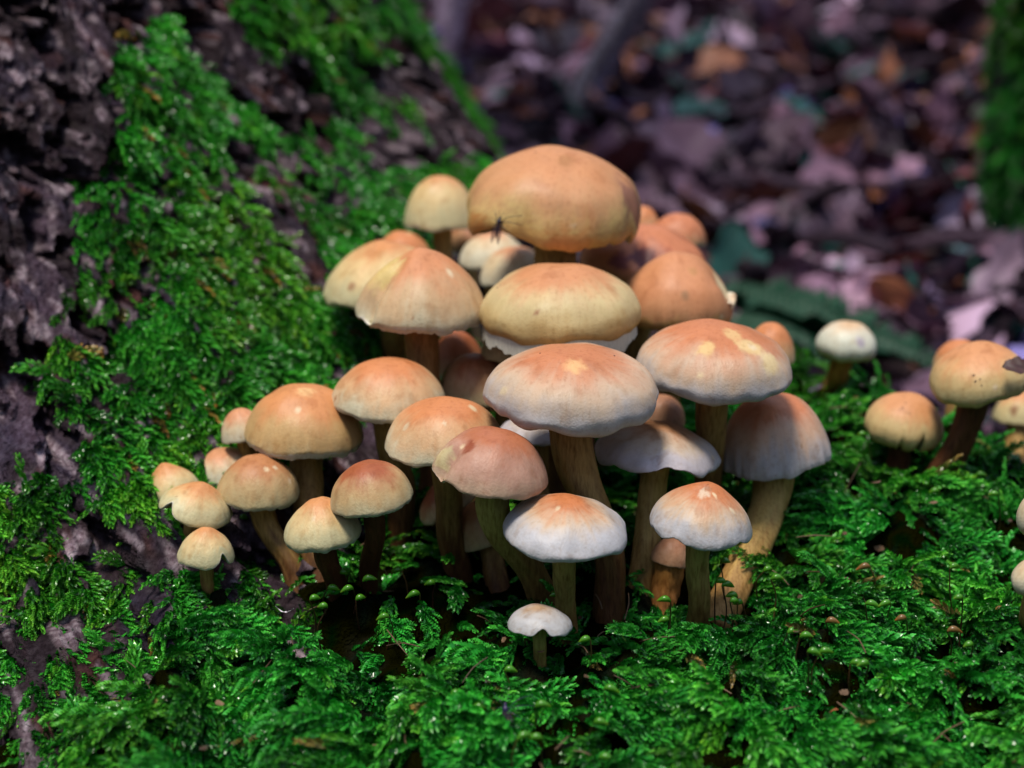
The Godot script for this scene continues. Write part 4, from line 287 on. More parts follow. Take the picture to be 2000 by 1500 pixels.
func obj(called: String, mesh: Mesh, mat: Material, parent: Node = null) -> MeshInstance3D:
	var o := MeshInstance3D.new()
	o.name = called if parent else numbered(called)
	o.mesh = mesh
	o.material_override = mat
	(parent if parent else self).add_child(o, true)
	return o

func mesh_of(v: PackedVector3Array, n: PackedVector3Array, c: PackedColorArray, ix: PackedInt32Array) -> ArrayMesh:
	var a := []
	a.resize(Mesh.ARRAY_MAX)
	a[Mesh.ARRAY_VERTEX] = v
	a[Mesh.ARRAY_NORMAL] = n
	if c.size(): a[Mesh.ARRAY_COLOR] = c
	if ix.size(): a[Mesh.ARRAY_INDEX] = ix
	var m := ArrayMesh.new()
	m.add_surface_from_arrays(Mesh.PRIMITIVE_TRIANGLES, a)
	return m

# rows x cols points; wrap joins the last column to the first; flip turns the faces over
func grid(v: PackedVector3Array, cols: int, rows: int, c := PackedColorArray(), wrap := false, flip := false) -> ArrayMesh:
	var n := PackedVector3Array()
	n.resize(v.size())
	var ix := PackedInt32Array()
	var last := cols if wrap else cols - 1
	for j in rows - 1:
		for i in last:
			var a := j * cols + i
			var b := j * cols + (i + 1) % cols
			var d := a + cols
			var e := b + cols
			var n_a := (v[d] - v[a]).cross(v[b] - v[a])
			var n_b := (v[b] - v[e]).cross(v[d] - v[e])
			if flip:
				n_a = -n_a
				n_b = -n_b
				ix.append_array([a, d, b, b, d, e])
			else:
				ix.append_array([a, b, d, b, e, d])
			n[a] += n_a
			n[b] += n_a + n_b
			n[d] += n_a + n_b
			n[e] += n_b
	for i in n.size():
		n[i] = n[i].normalized() if n[i].length_squared() > 1e-24 else Vector3.UP
	return mesh_of(v, n, c, ix)

func catmull(p: Array, t: float) -> Variant:
	var k := p.size() - 1
	var f := t * k
	var i := mini(int(f), k - 1)
	var u := f - i
	var p1 = p[i]
	var p2 = p[i + 1]
	var p0 = p[i - 1] if i > 0 else 2.0 * p1 - p2
	var p3 = p[i + 2] if i + 2 <= k else 2.0 * p2 - p1
	return 0.5 * (2.0 * p1 + (p2 - p0) * u + (2.0 * p0 - 5.0 * p1 + 4.0 * p2 - p3) * u * u + (3.0 * p1 - p0 - 3.0 * p2 + p3) * u * u * u)

# a tube through points with a radius for each end, both ends closed
func tube(p: Array, radii: Array, sides := 12, steps := 12, tint = null, rough := 0.0, seed_ := 0.0) -> ArrayMesh:
	var v := PackedVector3Array()
	var c := PackedColorArray()
	var x := Vector3.RIGHT
	for j in steps + 1:
		var t := float(j) / steps
		var q: Vector3 = catmull(p, t)
		var q2: Vector3 = catmull(p, minf(t + 0.02, 1.0))
		var q1: Vector3 = catmull(p, maxf(t - 0.02, 0.0))
		var dir := (q2 - q1).normalized()
		x = (x - dir * x.dot(dir)).normalized()
		if x.length() < 0.5: x = dir.cross(Vector3.FORWARD).normalized()
		var y := dir.cross(x)
		var r: float = catmull(radii, t)
		for i in sides:
			var a := TAU * i / sides
			var k := 1.0 + rough * n1.get_noise_3d(cos(a) * 1.2 + seed_, sin(a) * 1.2, t * 3.0 + seed_)
			v.append(q + (x * cos(a) + y * sin(a)) * r * k)
			if tint != null: c.append(tint.call(t, a))
	for end in [0, steps]:
		var q: Vector3 = catmull(p, float(end) / steps)
		if end == 0:
			var w := PackedVector3Array()
			w.resize(sides)
			w.fill(q)
			w.append_array(v)
			v = w
			if tint != null:
				var cc := c.slice(0, sides)
				cc.append_array(c)
				c = cc
		else:
			for i in sides:
				v.append(q)
				if tint != null: c.append(tint.call(1.0, 0.0))
	return grid(v, sides, steps + 3, c, true, true)

func ball(r: Vector3, sides := 12, rows := 8, tint := Color.WHITE) -> ArrayMesh:
	var v := PackedVector3Array()
	var c := PackedColorArray()
	for j in rows + 1:
		var b := PI * j / rows
		for i in sides:
			var a := TAU * i / sides
			v.append(Vector3(sin(b) * sin(a) * r.x, cos(b) * r.y, sin(b) * cos(a) * r.z))
			c.append(tint)
	return grid(v, sides, rows + 1, c, true, false)

func join(list: Array) -> ArrayMesh:   # [[mesh, transform], ...] as one mesh
	var st := SurfaceTool.new()
	for k in list: st.append_from(k[0], 0, k[1])
	return st.commit()

func noise_texture(f: float, seed_: int, octaves: int, type := FastNoiseLite.TYPE_SIMPLEX_SMOOTH, ramp: Gradient = null, fractal := FastNoiseLite.FRACTAL_FBM) -> NoiseTexture2D:
	var n := FastNoiseLite.new()
	n.noise_type = type
	n.frequency = f
	n.seed = seed_
	n.fractal_octaves = octaves
	n.fractal_type = fractal
	var t := NoiseTexture2D.new()
	t.width = 512
	t.height = 512
	t.seamless = true
	t.generate_mipmaps = false
	t.noise = n
	if ramp: t.color_ramp = ramp
	return t

func ramp(points: Array) -> Gradient:
	var g := Gradient.new()
	g.offsets = PackedFloat32Array(points.map(func(p): return p[0]))
	g.colors = PackedColorArray(points.map(func(p): return p[1]))
	return g

func bell(x: float) -> float:
	return exp(-x * x)

func angle_gap(a: float, b: float) -> float:
	return absf(wrapf(a - b, -PI, PI))

func make_materials() -> void:
	var grey := func(a: float): return Color(a, a, a)
	var cap := StandardMaterial3D.new()
	cap.vertex_color_use_as_albedo = true
	cap.albedo_texture = noise_texture(0.02, 11, 5, FastNoiseLite.TYPE_SIMPLEX_SMOOTH, ramp([[0.0, Color(.88, .84, .8)], [.3, Color(.97, .96, .95)], [.45, Color.WHITE], [1.0, Color.WHITE]]))
	cap.uv1_triplanar = true
	cap.uv1_scale = Vector3.ONE * 45.0
	cap.roughness = 0.47
	cap.metallic_specular = 0.36
	cap.heightmap_enabled = true
	cap.heightmap_texture = noise_texture(0.05, 5, 4)
	cap.heightmap_scale = 0.008
	M.cap = cap
	var stem := cap.duplicate() as StandardMaterial3D
	stem.uv1_scale = Vector3(90, 16, 90)
	stem.albedo_texture = noise_texture(0.02, 31, 5, FastNoiseLite.TYPE_SIMPLEX_SMOOTH, ramp([[0.0, Color(.6, .52, .44)], [.35, Color(.88, .85, .8)], [.6, Color.WHITE], [1.0, Color.WHITE]]))
	stem.heightmap_scale = 0.02
	stem.roughness = 0.6
	M.stem = stem
	var veil := StandardMaterial3D.new()
	veil.vertex_color_use_as_albedo = true
	veil.roughness = 0.8
	veil.backlight_enabled = true
	veil.backlight = Color(.3, .28, .24)
	M.veil = veil
	var gills := StandardMaterial3D.new()
	gills.vertex_color_use_as_albedo = true
	gills.roughness = 0.8
	M.gills = gills
	var bark := StandardMaterial3D.new()
	bark.vertex_color_use_as_albedo = true
	bark.uv1_triplanar = true
	bark.uv1_scale = Vector3.ONE * 26.0
	bark.albedo_texture = noise_texture(0.025, 3, 6, FastNoiseLite.TYPE_SIMPLEX_SMOOTH, ramp([[0.0, Color(.4, .33, .36)], [.35, Color(.66, .6, .63)], [.55, Color(.85, .82, .84)], [.72, Color.WHITE], [1.0, Color.WHITE]]))
	bark.heightmap_enabled = true
	bark.heightmap_texture = noise_texture(0.03, 8, 6, FastNoiseLite.TYPE_SIMPLEX_SMOOTH, null, FastNoiseLite.FRACTAL_RIDGED)
	bark.heightmap_scale = 0.12
	bark.roughness = 0.75
	bark.metallic_specular = 0.2
	M.bark = bark
	var wood := bark.duplicate() as StandardMaterial3D
	wood.uv1_scale = Vector3.ONE * 12.0
	wood.heightmap_scale = 0.3
	M.wood = wood
	var soil := StandardMaterial3D.new()
	soil.vertex_color_use_as_albedo = true
	soil.roughness = 0.95
	soil.metallic_specular = 0.08
	soil.uv1_triplanar = true
	soil.uv1_scale = Vector3.ONE * 30.0
	soil.heightmap_enabled = true
	soil.heightmap_texture = bark.heightmap_texture
	soil.heightmap_scale = 0.2
	M.soil = soil
	var moss := StandardMaterial3D.new()
	moss.vertex_color_use_as_albedo = true
	moss.roughness = 0.24
	moss.metallic_specular = 0.5
	moss.backlight_enabled = true
	moss.backlight = Color(.22, .4, .18)
	M.moss = moss
	var leaf := StandardMaterial3D.new()
	leaf.vertex_color_use_as_albedo = true
	leaf.roughness = 0.5
	leaf.metallic_specular = 0.35
	leaf.backlight_enabled = true
	leaf.backlight = Color(.22, .2, .2)
	M.leaf = leaf
	var dark := StandardMaterial3D.new()
	dark.vertex_color_use_as_albedo = true
	dark.roughness = 0.4
	M.dark = dark
	var wing := StandardMaterial3D.new()
	wing.albedo_color = Color(.2, .16, .2, .62)
	wing.transparency = BaseMaterial3D.TRANSPARENCY_ALPHA
	wing.roughness = 0.35
	M.wing = wing


# ---------- the lie of the land ----------
func smooth(a: float, b: float, x: float) -> float:
	var t := clampf((x - a) / (b - a), 0.0, 1.0)
	return t * t * (3.0 - 2.0 * t)

const BANK := [Vector2(-.40, .014), Vector2(-.16, .014), Vector2(-.06, .012), Vector2(.021, -.0056), Vector2(.0955, -.015), Vector2(.25, -.045), Vector2(.45, -.10)]

func bank_smooth(x: float, z: float) -> float:
	var y: float = BANK[0].y
	for k in BANK.size() - 1:
		if z >= BANK[k].x:
			y = lerpf(BANK[k].y, BANK[k + 1].y, clampf((z - BANK[k].x) / (BANK[k + 1].x - BANK[k].x), 0, 1))
	var edge := -.16 + .13 * smooth(.085, .18, x)
	var s := edge - z
	if s > 0.0: y -= 1.3 * s * s / (s + .04)
	return y - .022 * smooth(-.06, -.17, x) * smooth(-.1, .05, z)

func bank(x: float, z: float) -> float:
	var near := smooth(.02, .09, Vector2(x - .01, (z - .01) * 1.1).length())
	var bumps := n1.get_noise_2d(x * 27.0, z * 27.0) * .011 + n1.get_noise_2d(x * 80.0 + 40.0, z * 80.0) * .0062
	return bank_smooth(x, z) + bumps * (.35 + .65 * near)

func hill(x: float, z: float) -> float:
	var h := -.035 + .207 * (-.51 - maxf(z, -7.0))
	return maxf(-.09, h) + .03 * sin(x * 2.1 + .5) * smooth(-.3, -1., z)

func trunk_radius(y: float) -> float:
	return .20 + .2406 * exp(-maxf(y, -.12) / .135)

func out_of(a: float) -> Vector3:
	return Vector3(sin(a), 0, cos(a))

var cell_of := -1      # set by bark(): which plate the last point was on
var plate_edge := 0.0

func bark(a: float, y: float) -> float:   # how far the bark stands proud at the angle a and height y
	var u := a * .42
	var wu := u + n1.get_noise_2d(u * 45.0, y * 45.0) * .009 + n1.get_noise_2d(u * 140.0, y * 140.0 + 9.0) * .0035
	var wy := y + n1.get_noise_2d(u * 45.0 + 70.0, y * 45.0) * .010 + n1.get_noise_2d(u * 140.0 + 50.0, y * 140.0) * .004
	var gu := wu / .025
	var gy := wy / .052
	var f1 := 9.0
	var f2 := 9.0
	var iu := floori(gu)
	var iy := floori(gy)
	for k in range(-1, 2):
		for l in range(-1, 2):
			var h := ((iu + k) * 73856093) ^ ((iy + l) * 19349663)
			h = (h ^ (h >> 13)) * 1274126177 & 0x7fffffff
			var du := iu + k + (h & 1023) / 1023.0 - gu
			var dy := iy + l + ((h >> 10) & 1023) / 1023.0 - gy
			var d := du * du + dy * dy
			if d < f1:
				f2 = f1
				f1 = d
				cell_of = (iu + k + 500) * 1000 + iy + l + 500
			elif d < f2:
				f2 = d
	plate_edge = sqrt(f2) - sqrt(f1)
	var level := ((cell_of * 7919) & 255) / 255.0
	var fine := n1.get_noise_2d(u * 90.0, y * 60.0)
	var step := absf(n2.get_noise_2d(u * 60.0, y * 45.0))
	var p := smooth(.07, .17, plate_edge)
	return p * (.010 + .009 * level) + p * (.0018 * fine + .0036 * snappedf(step * 2.0, .34)) + .0012 * n1.get_noise_2d(u * 320.0, y * 200.0) + .0016 * n2.get_noise_2d(u * 190.0, y * 90.0)

func trunk_point(a: float, y: float, proud: float) -> Vector3:
	var r := trunk_radius(y) + .007 * sin(a * 9.0 + 1.0) + .012 * n1.get_noise_2d(a * 5.0, y * 9.0) + proud - .015
	return TRUNK_AXIS + out_of(a) * r + Vector3(0, y, 0)


# ---------- mushrooms ----------
func cap_point(m: Dictionary, phi: float, t: float, half_cut := true) -> Vector3:
	var s: float = m.seed
	var cut := 0.0
	if half_cut:
		for k in m.cuts:
			var g := angle_gap(phi, deg_to_rad(k[0])) / deg_to_rad(k[1])
			cut += k[2] * (bell(g) if k[1] > 8.0 else maxf(0.0, 1.0 - g * .8))
	cut += .012 * (n1.get_noise_2d(phi * 6.0 + s, s * 3.0) + n1.get_noise_2d(phi * 17.0, s))
	var te := t * (1.0 - clampf(cut, 0.0, .6) * smooth(.25, 1.0, t))
	var q: Vector2 = catmull(PROFILES[m.prof], clampf(te, 0.0, 1.0))
	var sx := sin(phi)
	var cx := cos(phi)
	var lob: float = 1.0 + m.lob * 1.6 * n1.get_noise_3d(sx * .9 + s, cx * .9, s) * smooth(.1, .8, t) + .02 * n1.get_noise_3d(sx * 2.5, cx * 2.5 + s, t) * t
	var r: float = q.x * m.R * lob
	var y: float = q.y * m.H
	y += m.R * (.05 + m.lob * .6) * n1.get_noise_3d(sx * 1.1 + s * 2.0, cx * 1.1, 4.0) * t * t
	y += m.R * .05 * n1.get_noise_3d(sx * t * 1.6 + s, cx * t * 1.6, 8.0)
	if m.get("groove", 0) or m.prof == "flat":
		r *= 1.0 + (.022 if m.get("groove", 0) else .008) * smooth(.6, .95, t) * sin(phi * 17.0 + 2.0 * n1.get_noise_2d(phi * 3.0, s))
	var p := Vector3(sx * r, y, cx * r)
	for k in m.dents:
		var c := deg_to_rad(k[0])
		var dist: float = Vector2(sx * t - sin(c) * k[1], cx * t - cos(c) * k[1]).length()
		p -= Vector3(sx * .7, .7, cx * .7) * m.R * k[3] * bell(dist / k[2])
	return p

func v3c(a: Vector3) -> Color:
	return Color(a.x, a.y, a.z)

func cap_color(m: Dictionary, phi: float, t: float) -> Color:
	var s: float = m.seed
	var sx := sin(phi)
	var cx := cos(phi)
	var w := t + .10 * n1.get_noise_3d(sx * t * 2.2 + s, cx * t * 2.2, 2.0) + .05 * n1.get_noise_3d(sx * t * 7.0, cx * t * 7.0 + s, 6.0)
	w += .05 * n1.get_noise_3d(sx * 9.0 + s, cx * 9.0, t * .8)        # fibres that run from the crown to the rim
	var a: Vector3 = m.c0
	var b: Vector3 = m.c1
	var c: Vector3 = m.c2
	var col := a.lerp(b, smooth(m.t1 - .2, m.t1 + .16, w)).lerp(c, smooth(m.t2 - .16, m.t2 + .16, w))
	if m.prof == "bun" or m.prof == "ball":       # a rusty tinge where the rim rolls in
		col = col.lerp(Vector3(.44, .24, .075), .55 * smooth(.74, .88, w + .06 * n1.get_noise_3d(sx * 2.0, cx * 2.0, s)))
	elif m.veil > 0.03:
		col = col.lerp(Vector3(.52, .5, .44), .8 * smooth(.93, .99, t + .06 * n1.get_noise_2d(phi * 9.0, s)))
	if m.get("scales", 0):                                            # faint brown flecks below the crown
		var f := n2.get_noise_3d(sx * t * 16.0, t * 26.0, cx * t * 16.0)
		col = col.lerp(Vector3(.36, .2, .1), .4 * smooth(.05, .35, f) * smooth(.45, .6, t))
	for k in m.spots:
		var q := deg_to_rad(k[0])
		var d: float = Vector2(sx * t - sin(q) * k[1], cx * t - cos(q) * k[1]).length() / k[2]
		d += .45 * n1.get_noise_3d(sx * t * 7.0 + s * 3.0, cx * t * 7.0, 3.0) + .25 * n1.get_noise_3d(sx * t * 19.0, cx * t * 19.0, s)
		col = col.lerp(Vector3(k[3], k[4], k[5]), .88 * (1.0 - smooth(.5, 1.2, d)))
	col *= 1.0 + .13 * smooth(.5, .9, t) * n1.get_noise_3d(sx * 11.0, cx * 11.0 + s, t * 1.2)
	var stain := smooth(.22, .5, n2.get_noise_3d(sx * t * 3.2 + s * 5.0, cx * t * 3.2, 1.0))
	col = col.lerp(col * Vector3(.72, .6, .5), .5 * stain)
	col *= 1.0 + .08 * n1.get_noise_3d(sx * t * 4.0 + s, cx * t * 4.0, 12.0)
	return v3c(col)

func make_mushroom(m: Dictionary) -> Node3D:
	var big: bool = m.R > .013
	var cols := 168 if big else 96
	var rows := 46 if big else 30
	var root := thing("mushroom", m.label, "mushroom", m.base, "woodland mushrooms on the mossy bank")
	var tilt := Basis(Vector3.BACK, deg_to_rad(-m.roll)) * Basis(Vector3.RIGHT, deg_to_rad(m.pitch))
	# cap
	var v := PackedVector3Array()
	var c := PackedColorArray()
	for j in rows + 1:
		var t := float(j) / rows
		for i in cols:
			var phi := TAU * i / cols
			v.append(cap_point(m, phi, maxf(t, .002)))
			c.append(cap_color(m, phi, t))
	var rim := v.slice(rows * cols)
	var rim_c := c.slice(rows * cols)
	for i in cols:                                  # the rim has a thickness: it turns under
		v.append(rim[i] * Vector3(.965, 1, .965) - Vector3(0, m.R * .012, 0))
		c.append(rim_c[i].lerp(Color(.5, .46, .34), .5))
	for i in cols:
		v.append(rim[i] * Vector3(.93, 1, .93) + Vector3(0, m.R * .03, 0))
		c.append(Color(.36, .31, .2))
	var cap := obj("cap", grid(v, cols, rows + 3, c, true), M.cap, root)
	cap.transform = Transform3D(tilt, m.c - m.base)
	# gills: thin plates that run from the rim to the stem
	var fins := 66 if big else 44
	v = PackedVector3Array()
	c = PackedColorArray()
	var gc := fins * 2
	for j in 9:
		var t := j / 8.0
		for i in gc:
			var phi := TAU * i / gc
			var e: Vector3 = cap_point(m, phi, 1.0)
			var flat := Vector2(e.x, e.z)
			var at_rim := flat * .95
			var inner: Vector2 = flat.normalized() * m.R * .12
			var p := at_rim.lerp(inner, t)
			var deep: float = m.R * .10 * sin(PI * minf(t * 1.2 + .12, 1.0))
			var y := lerpf(e.y + m.R * .015, minf(e.y, -m.H * .1) + m.H * .32, smooth(0., .8, t)) + (deep if i % 2 else -deep * .25)
			v.append(Vector3(p.x, y, p.y))
			c.append(Color(.30, .25, .12) if i % 2 else Color(.17, .13, .06))
	obj("gills", grid(v, gc, 9, c, true, true), M.gills, cap)
	# a torn white fringe of veil that hangs from the rim
	if m.veil > 0.0:
		v = PackedVector3Array()
		c = PackedColorArray()
		var vc := cols * 2
		for j in 5:
			var t := j / 4.0
			for i in vc:
				var phi := TAU * i / vc
				var e: Vector3 = cap_point(m, phi, .985 if m.veil < .15 else .97)
				var s: float = m.seed
				var ragged := .8 + .4 * n1.get_noise_2d(phi * 3.0 + s, 2.0) + .12 * n1.get_noise_2d(phi * 16.0, s) + .1 * n2.get_noise_2d(phi * 50.0, s)
				var hang: float = m.R * m.veil * clampf(ragged, .25, 1.3) * t
				var spread := 1.004 - (.05 if m.veil < .15 else -.01) * t
				v.append(Vector3(e.x * spread, e.y - hang, e.z * spread))
				var k := .78 + .2 * n2.get_noise_2d(phi * 40.0, s + t)
				c.append(Color(.58 * k, .56 * k, .48 * k))
		obj("veil", grid(v, vc, 5, c, true), M.veil, cap)
	if m.get("flap", 0): torn_flap(m, cap, 84.0, .62, .34)
	if m.get("crest", 0): torn_flap(m, cap, -40.0, .15, .22)
	# stem
	var from: Vector3 = Vector3(0, -.006, 0)
	var to: Vector3 = m.c - m.base + tilt * Vector3(0, m.H * .12, 0)
	var below: Vector3 = to - tilt * Vector3(0, to.length() * .35, 0)
	var mid := from.lerp(to, .35) + (below - from.lerp(to, .65)) * .25
	var sd: float = m.seed
	mid += Vector3(n1.get_noise_2d(sd, 3.0), 0, n1.get_noise_2d(sd, 9.0)) * to.length() * .12
	var path := [from, mid, below.lerp(from.lerp(to, .68), .5), to]
	var top: Vector3 = m.s0
	var low: Vector3 = m.s1  # rusty brown foot, on most stems darkened further to imitate shade under caps
	var tint := func(t: float, a: float) -> Color:
		var k := n1.get_noise_3d(sin(a) * 2.0 + sd, t * 3.0, cos(a) * 2.0)
		var f := n1.get_noise_3d(sin(a) * 6.0 + sd, t * 1.5, cos(a) * 6.0)
		return v3c(low.lerp(top, smooth(.1, .8, t + .25 * k)) * (1.0 + .25 * f))
	var r0: float = m.r0
	var r1: float = m.r1
	obj("stem", tube(path, [r1 * 1.12, r1, (r0 + r1) * .48, r0 * .98, r0 * 1.05], 28, 30, tint, .16, sd), M.stem, root)
	# dark specks of soil that stick to the cap
	if m.grain.size():
		var list := []
		for g in m.grain:
			var hit = on_cap(cap, g)
			if hit == null: continue
			var s := rng.randf_range(.00012, .0003)
			list.append([ball(Vector3(s * rng.randf_range(.7, 2.), s, s), 6, 4, Color(.02, .014, .012)), Transform3D(Basis(Vector3.BACK, rng.randf() * 6.0), hit[0])])
		if list: obj("soil_specks", join(list), M.dark, cap)
	return root

func torn_flap(m: Dictionary, cap: Node3D, phi_deg: float, t0: float, wide: float) -> void:
	# a strip of skin torn loose: a small crumpled sheet with pale flesh, curling off the cap
	var v := PackedVector3Array()
	var c := PackedColorArray()
	for j in 9:
		for i in 25:
			var u := i / 24.0 - .5
			var w := j / 8.0
			var phi := deg_to_rad(phi_deg) + u * wide / maxf(t0, .2)
			var p := cap_point(m, phi, clampf(t0 + w * .08, .02, 1.0))
			var up: float = m.R * (.01 + (.05 if t0 < .3 else .13) * sin(w * 2.4) * (.6 + .5 * absf(n1.get_noise_2d(i * .13, m.seed))) * (1.0 - 1.6 * u * u))
			var outward := Vector3(p.x, m.R * .5, p.z).normalized()
			v.append(p + outward * up + Vector3(1, 1, 1) * m.R * .035 * n1.get_noise_2d(i * .22, j * .3))
			c.append(Color(.6, .53, .4).lerp(Color(.52, .34, .2), smooth(.2, .9, absf(n1.get_noise_2d(i * .3, j * .4 + 5.0)) * 1.6 + w * .4)))
	obj("torn_flap", grid(v, 25, 9, c), M.veil, cap)

# where a line of sight meets a cap: [point, normal] in the cap's own axes
func on_cap(cap: MeshInstance3D, ray: Vector3) -> Variant:
	var a := cap.mesh.surface_get_arrays(0)
	var v: PackedVector3Array = a[Mesh.ARRAY_VERTEX]
	var n: PackedVector3Array = a[Mesh.ARRAY_NORMAL]
	var into := (cap.get_parent() as Node3D).transform * cap.transform
	into = into.affine_inverse()
	var eye := into * CAMERA_AT
	var dir := (into.basis * ray).normalized()
	var best := -1
	var gap := 1e9
	for i in v.size():
		var d := v[i] - eye
		var off := (d - dir * d.dot(dir)).length_squared()
		if n[i].dot(dir) < 0.0 and off < gap:
			gap = off
			best = i
	if best < 0: return null
	var dist := (v[best] - eye).dot(n[best]) / dir.dot(n[best])
	return [eye + dir * dist, n[best]]


# ---------- moss ----------
func add_leaf(v: PackedVector3Array, n: PackedVector3Array, c: PackedColorArray, p: Vector3, dir: Vector3, up: Vector3, long: float, wide: float, tint: Color) -> void:
	var side := dir.cross(up).normalized()
	var nn := side.cross(dir).normalized()
	var l := p + dir * long * .42 + side * wide - nn * wide * .1 + nn * wide * .5
	var r := p + dir * long * .42 - side * wide - nn * wide * .1 + nn * wide * .5
	var tip := p + dir * long + nn * wide * .5
	for t in [[p, l, tip], [p, tip, r]]:
		var f: Vector3 = (t[2] - t[0]).cross(t[1] - t[0]).normalized()
		f = (f + nn * .6).normalized() if f.dot(nn) > 0.0 else (f - nn * .6).normalized()
		for q in t:
			v.append(q)
			n.append(f)
			c.append(tint)

func moss_axis(v: PackedVector3Array, n: PackedVector3Array, c: PackedColorArray, p: Vector3, dir: Vector3, bend: Vector3, length: float, nodes: int, leaf: float, r: RandomNumberGenerator) -> Array:
	var path := []
	var step := length / nodes
	var d := dir.normalized()
	var turn := r.randf() * TAU
	for k in nodes:
		var s := float(k) / nodes
		d = (d + bend * (step / length) + Vector3(r.randf_range(-1, 1), r.randf_range(-1, 1), r.randf_range(-1, 1)) * .04).normalized()
		p += d * step
		path.append([p, d])
		var x := d.cross(Vector3(.13, 1, .21)).normalized()
		var y := x.cross(d)
		for q in 3:
			turn += 2.2
			var radial := x * cos(turn) + y * sin(turn)
			var k2 := leaf * (1.0 - .55 * s * s) * r.randf_range(.8, 1.2)
			var spread := lerpf(.6, .22, s)
			var g := lerpf(.72, 1.25, s) * r.randf_range(.82, 1.15)
			add_leaf(v, n, c, p + radial * leaf * .08, (d + radial * spread).normalized(), radial, k2, k2 * .36, Color(.019 * g + .04 * s * s, .225 * g + .10 * s * s, .024 * g + .012 * s * s))
	return path

func moss_shoot(kind: int) -> ArrayMesh:
	var r := RandomNumberGenerator.new()
	r.seed = 900 + kind
	var v := PackedVector3Array()
	var n := PackedVector3Array()
	var c := PackedColorArray()
	var feathery := kind < 4
	var path := moss_axis(v, n, c, Vector3.ZERO, Vector3(r.randf_range(-.2, .2), .55 if feathery else .8, .9), Vector3(r.randf_range(-.25, .25), -.85 if feathery else -.6, .5), 1.0, 27 if feathery else 24, .12 if feathery else .14, r)
	var k := 3
	var side := 1.0
	while k < path.size() - 4:
		if feathery or r.randf() < .22:
			var d: Vector3 = path[k][1]
			var x := d.cross(Vector3.UP).normalized() * side
			var s := float(k) / path.size()
			var l := (.40 if feathery else .30) * (1.0 - .65 * s) * r.randf_range(.8, 1.2)
			moss_axis(v, n, c, path[k][0], d * .95 + x * .7 + Vector3(0, .08, 0), d * .5 + Vector3(0, -.3, 0), l, maxi(4, int(l * 24.0)), .095, r)
		side = -side
		k += 2
	return mesh_of(v, n, c, PackedInt32Array())

func moss_mass(called: String, label: String, spots: Array) -> void:
	# spots: [place, surface normal, way it grows, size, tint, kind]
	var root := Node3D.new()
	root.name = called
	add_child(root)
	tag(root, label, "moss", "", "stuff")
	for kind in shoots.size():
		var mine := spots.filter(func(s): return s[5] == kind)
		if mine.is_empty(): continue
		var mm := MultiMesh.new()
		mm.transform_format = MultiMesh.TRANSFORM_3D
		mm.use_colors = true
		mm.mesh = shoots[kind]
		mm.instance_count = mine.size()
		for i in mine.size():
			var s: Array = mine[i]
			var up: Vector3 = s[1]
			var way: Vector3 = s[2]
			way = (way - up * way.dot(up)).normalized()
			var x := up.cross(way)
			mm.set_instance_transform(i, Transform3D(Basis(x, up, way) * s[3], s[0]))
			mm.set_instance_color(i, s[4])
		var o := MultiMeshInstance3D.new()
		o.name = "moss_shoots"
		o.multimesh = mm
		o.material_override = M.moss
		root.add_child(o, true)
		tag(o, "", "", "", "stuff")

var shoots := []

func tint_of(x: float, y: float) -> Color:
	var k := 1.0 + .75 * n1.get_noise_2d(x * 22.0, y * 22.0 + 30.0) + rng.randf_range(-.3, .35)
	var yellow := maxf(0.0, n1.get_noise_2d(x * 14.0 + 90.0, y * 14.0)) * .9 + (rng.randf() * .6 if rng.randf() < .08 else 0.0)
	if rng.randf() < .022: return Color(5.5 * k, .55 * k, 1.4 * k)      # a dead brown shoot
	return Color(k * (1.0 + 2.2 * yellow), k * (1.0 + .15 * yellow), k * (1.0 - .3 * yellow))

func ground_moss() -> void:
	var spots := []
	var made := 0
	while made < 30000:
		var z := rng.randf_range(-.27, .16)
		var half := (.42 - z) * .40 + .012
		var x := rng.randf_range(-half, half)
		made += 1
		var y := bank(x, z)
		var a := atan2(x - TRUNK_AXIS.x, z - TRUNK_AXIS.z)
		if Vector2(x - TRUNK_AXIS.x, z - TRUNK_AXIS.z).length() < trunk_radius(y) - .006: continue
		if y < hill(x, z) - .01: continue
		var bare := n1.get_noise_2d(x * 34.0 + 11.0, z * 34.0)
		if bare < -.24 and rng.randf() < .9: continue
		var shade := minf(Vector2((x + .022) / .05, (z - .024) / .031).length(), Vector2((x - .036) / .032, (z - .022) / .022).length())  # shoots thinned here so near-black soil imitates shade below the cluster
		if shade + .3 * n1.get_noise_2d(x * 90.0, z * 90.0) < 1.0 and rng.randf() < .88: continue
		var open := false
		for q in CLEAR:
			if Vector2(x - q.x, z - q.z - .005).length() < .0085: open = true
		if open: continue
		var e := .004
		var nn := Vector3(bank(x - e, z) - bank(x + e, z), 2.0 * e, bank(x, z - e) - bank(x, z + e)).normalized()
		var front := smooth(-.02, .06, z)
		var flow := n1.get_noise_2d(x * 26.0 - 33.0, z * 26.0) * 5.0
		var way := Vector3(sin(flow) * .8, 0, cos(flow) * .5 + .25 + .5 * front) + Vector3(rng.randf_range(-1, 1), 0, rng.randf_range(-1, 1)) * .4
		nn = (nn + Vector3(rng.randf_range(-1, 1), rng.randf_range(-.3, .3), rng.randf_range(-1, 1)) * .35 + Vector3(0, 0, .35 * front)).normalized()
		var size := rng.randf_range(.0075, .0135) * (1.0 + .3 * front)
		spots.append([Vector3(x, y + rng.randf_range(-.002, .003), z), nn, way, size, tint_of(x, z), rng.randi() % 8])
	moss_mass("ground_moss", "deep green feathery moss covering the bank around the mushrooms", spots)

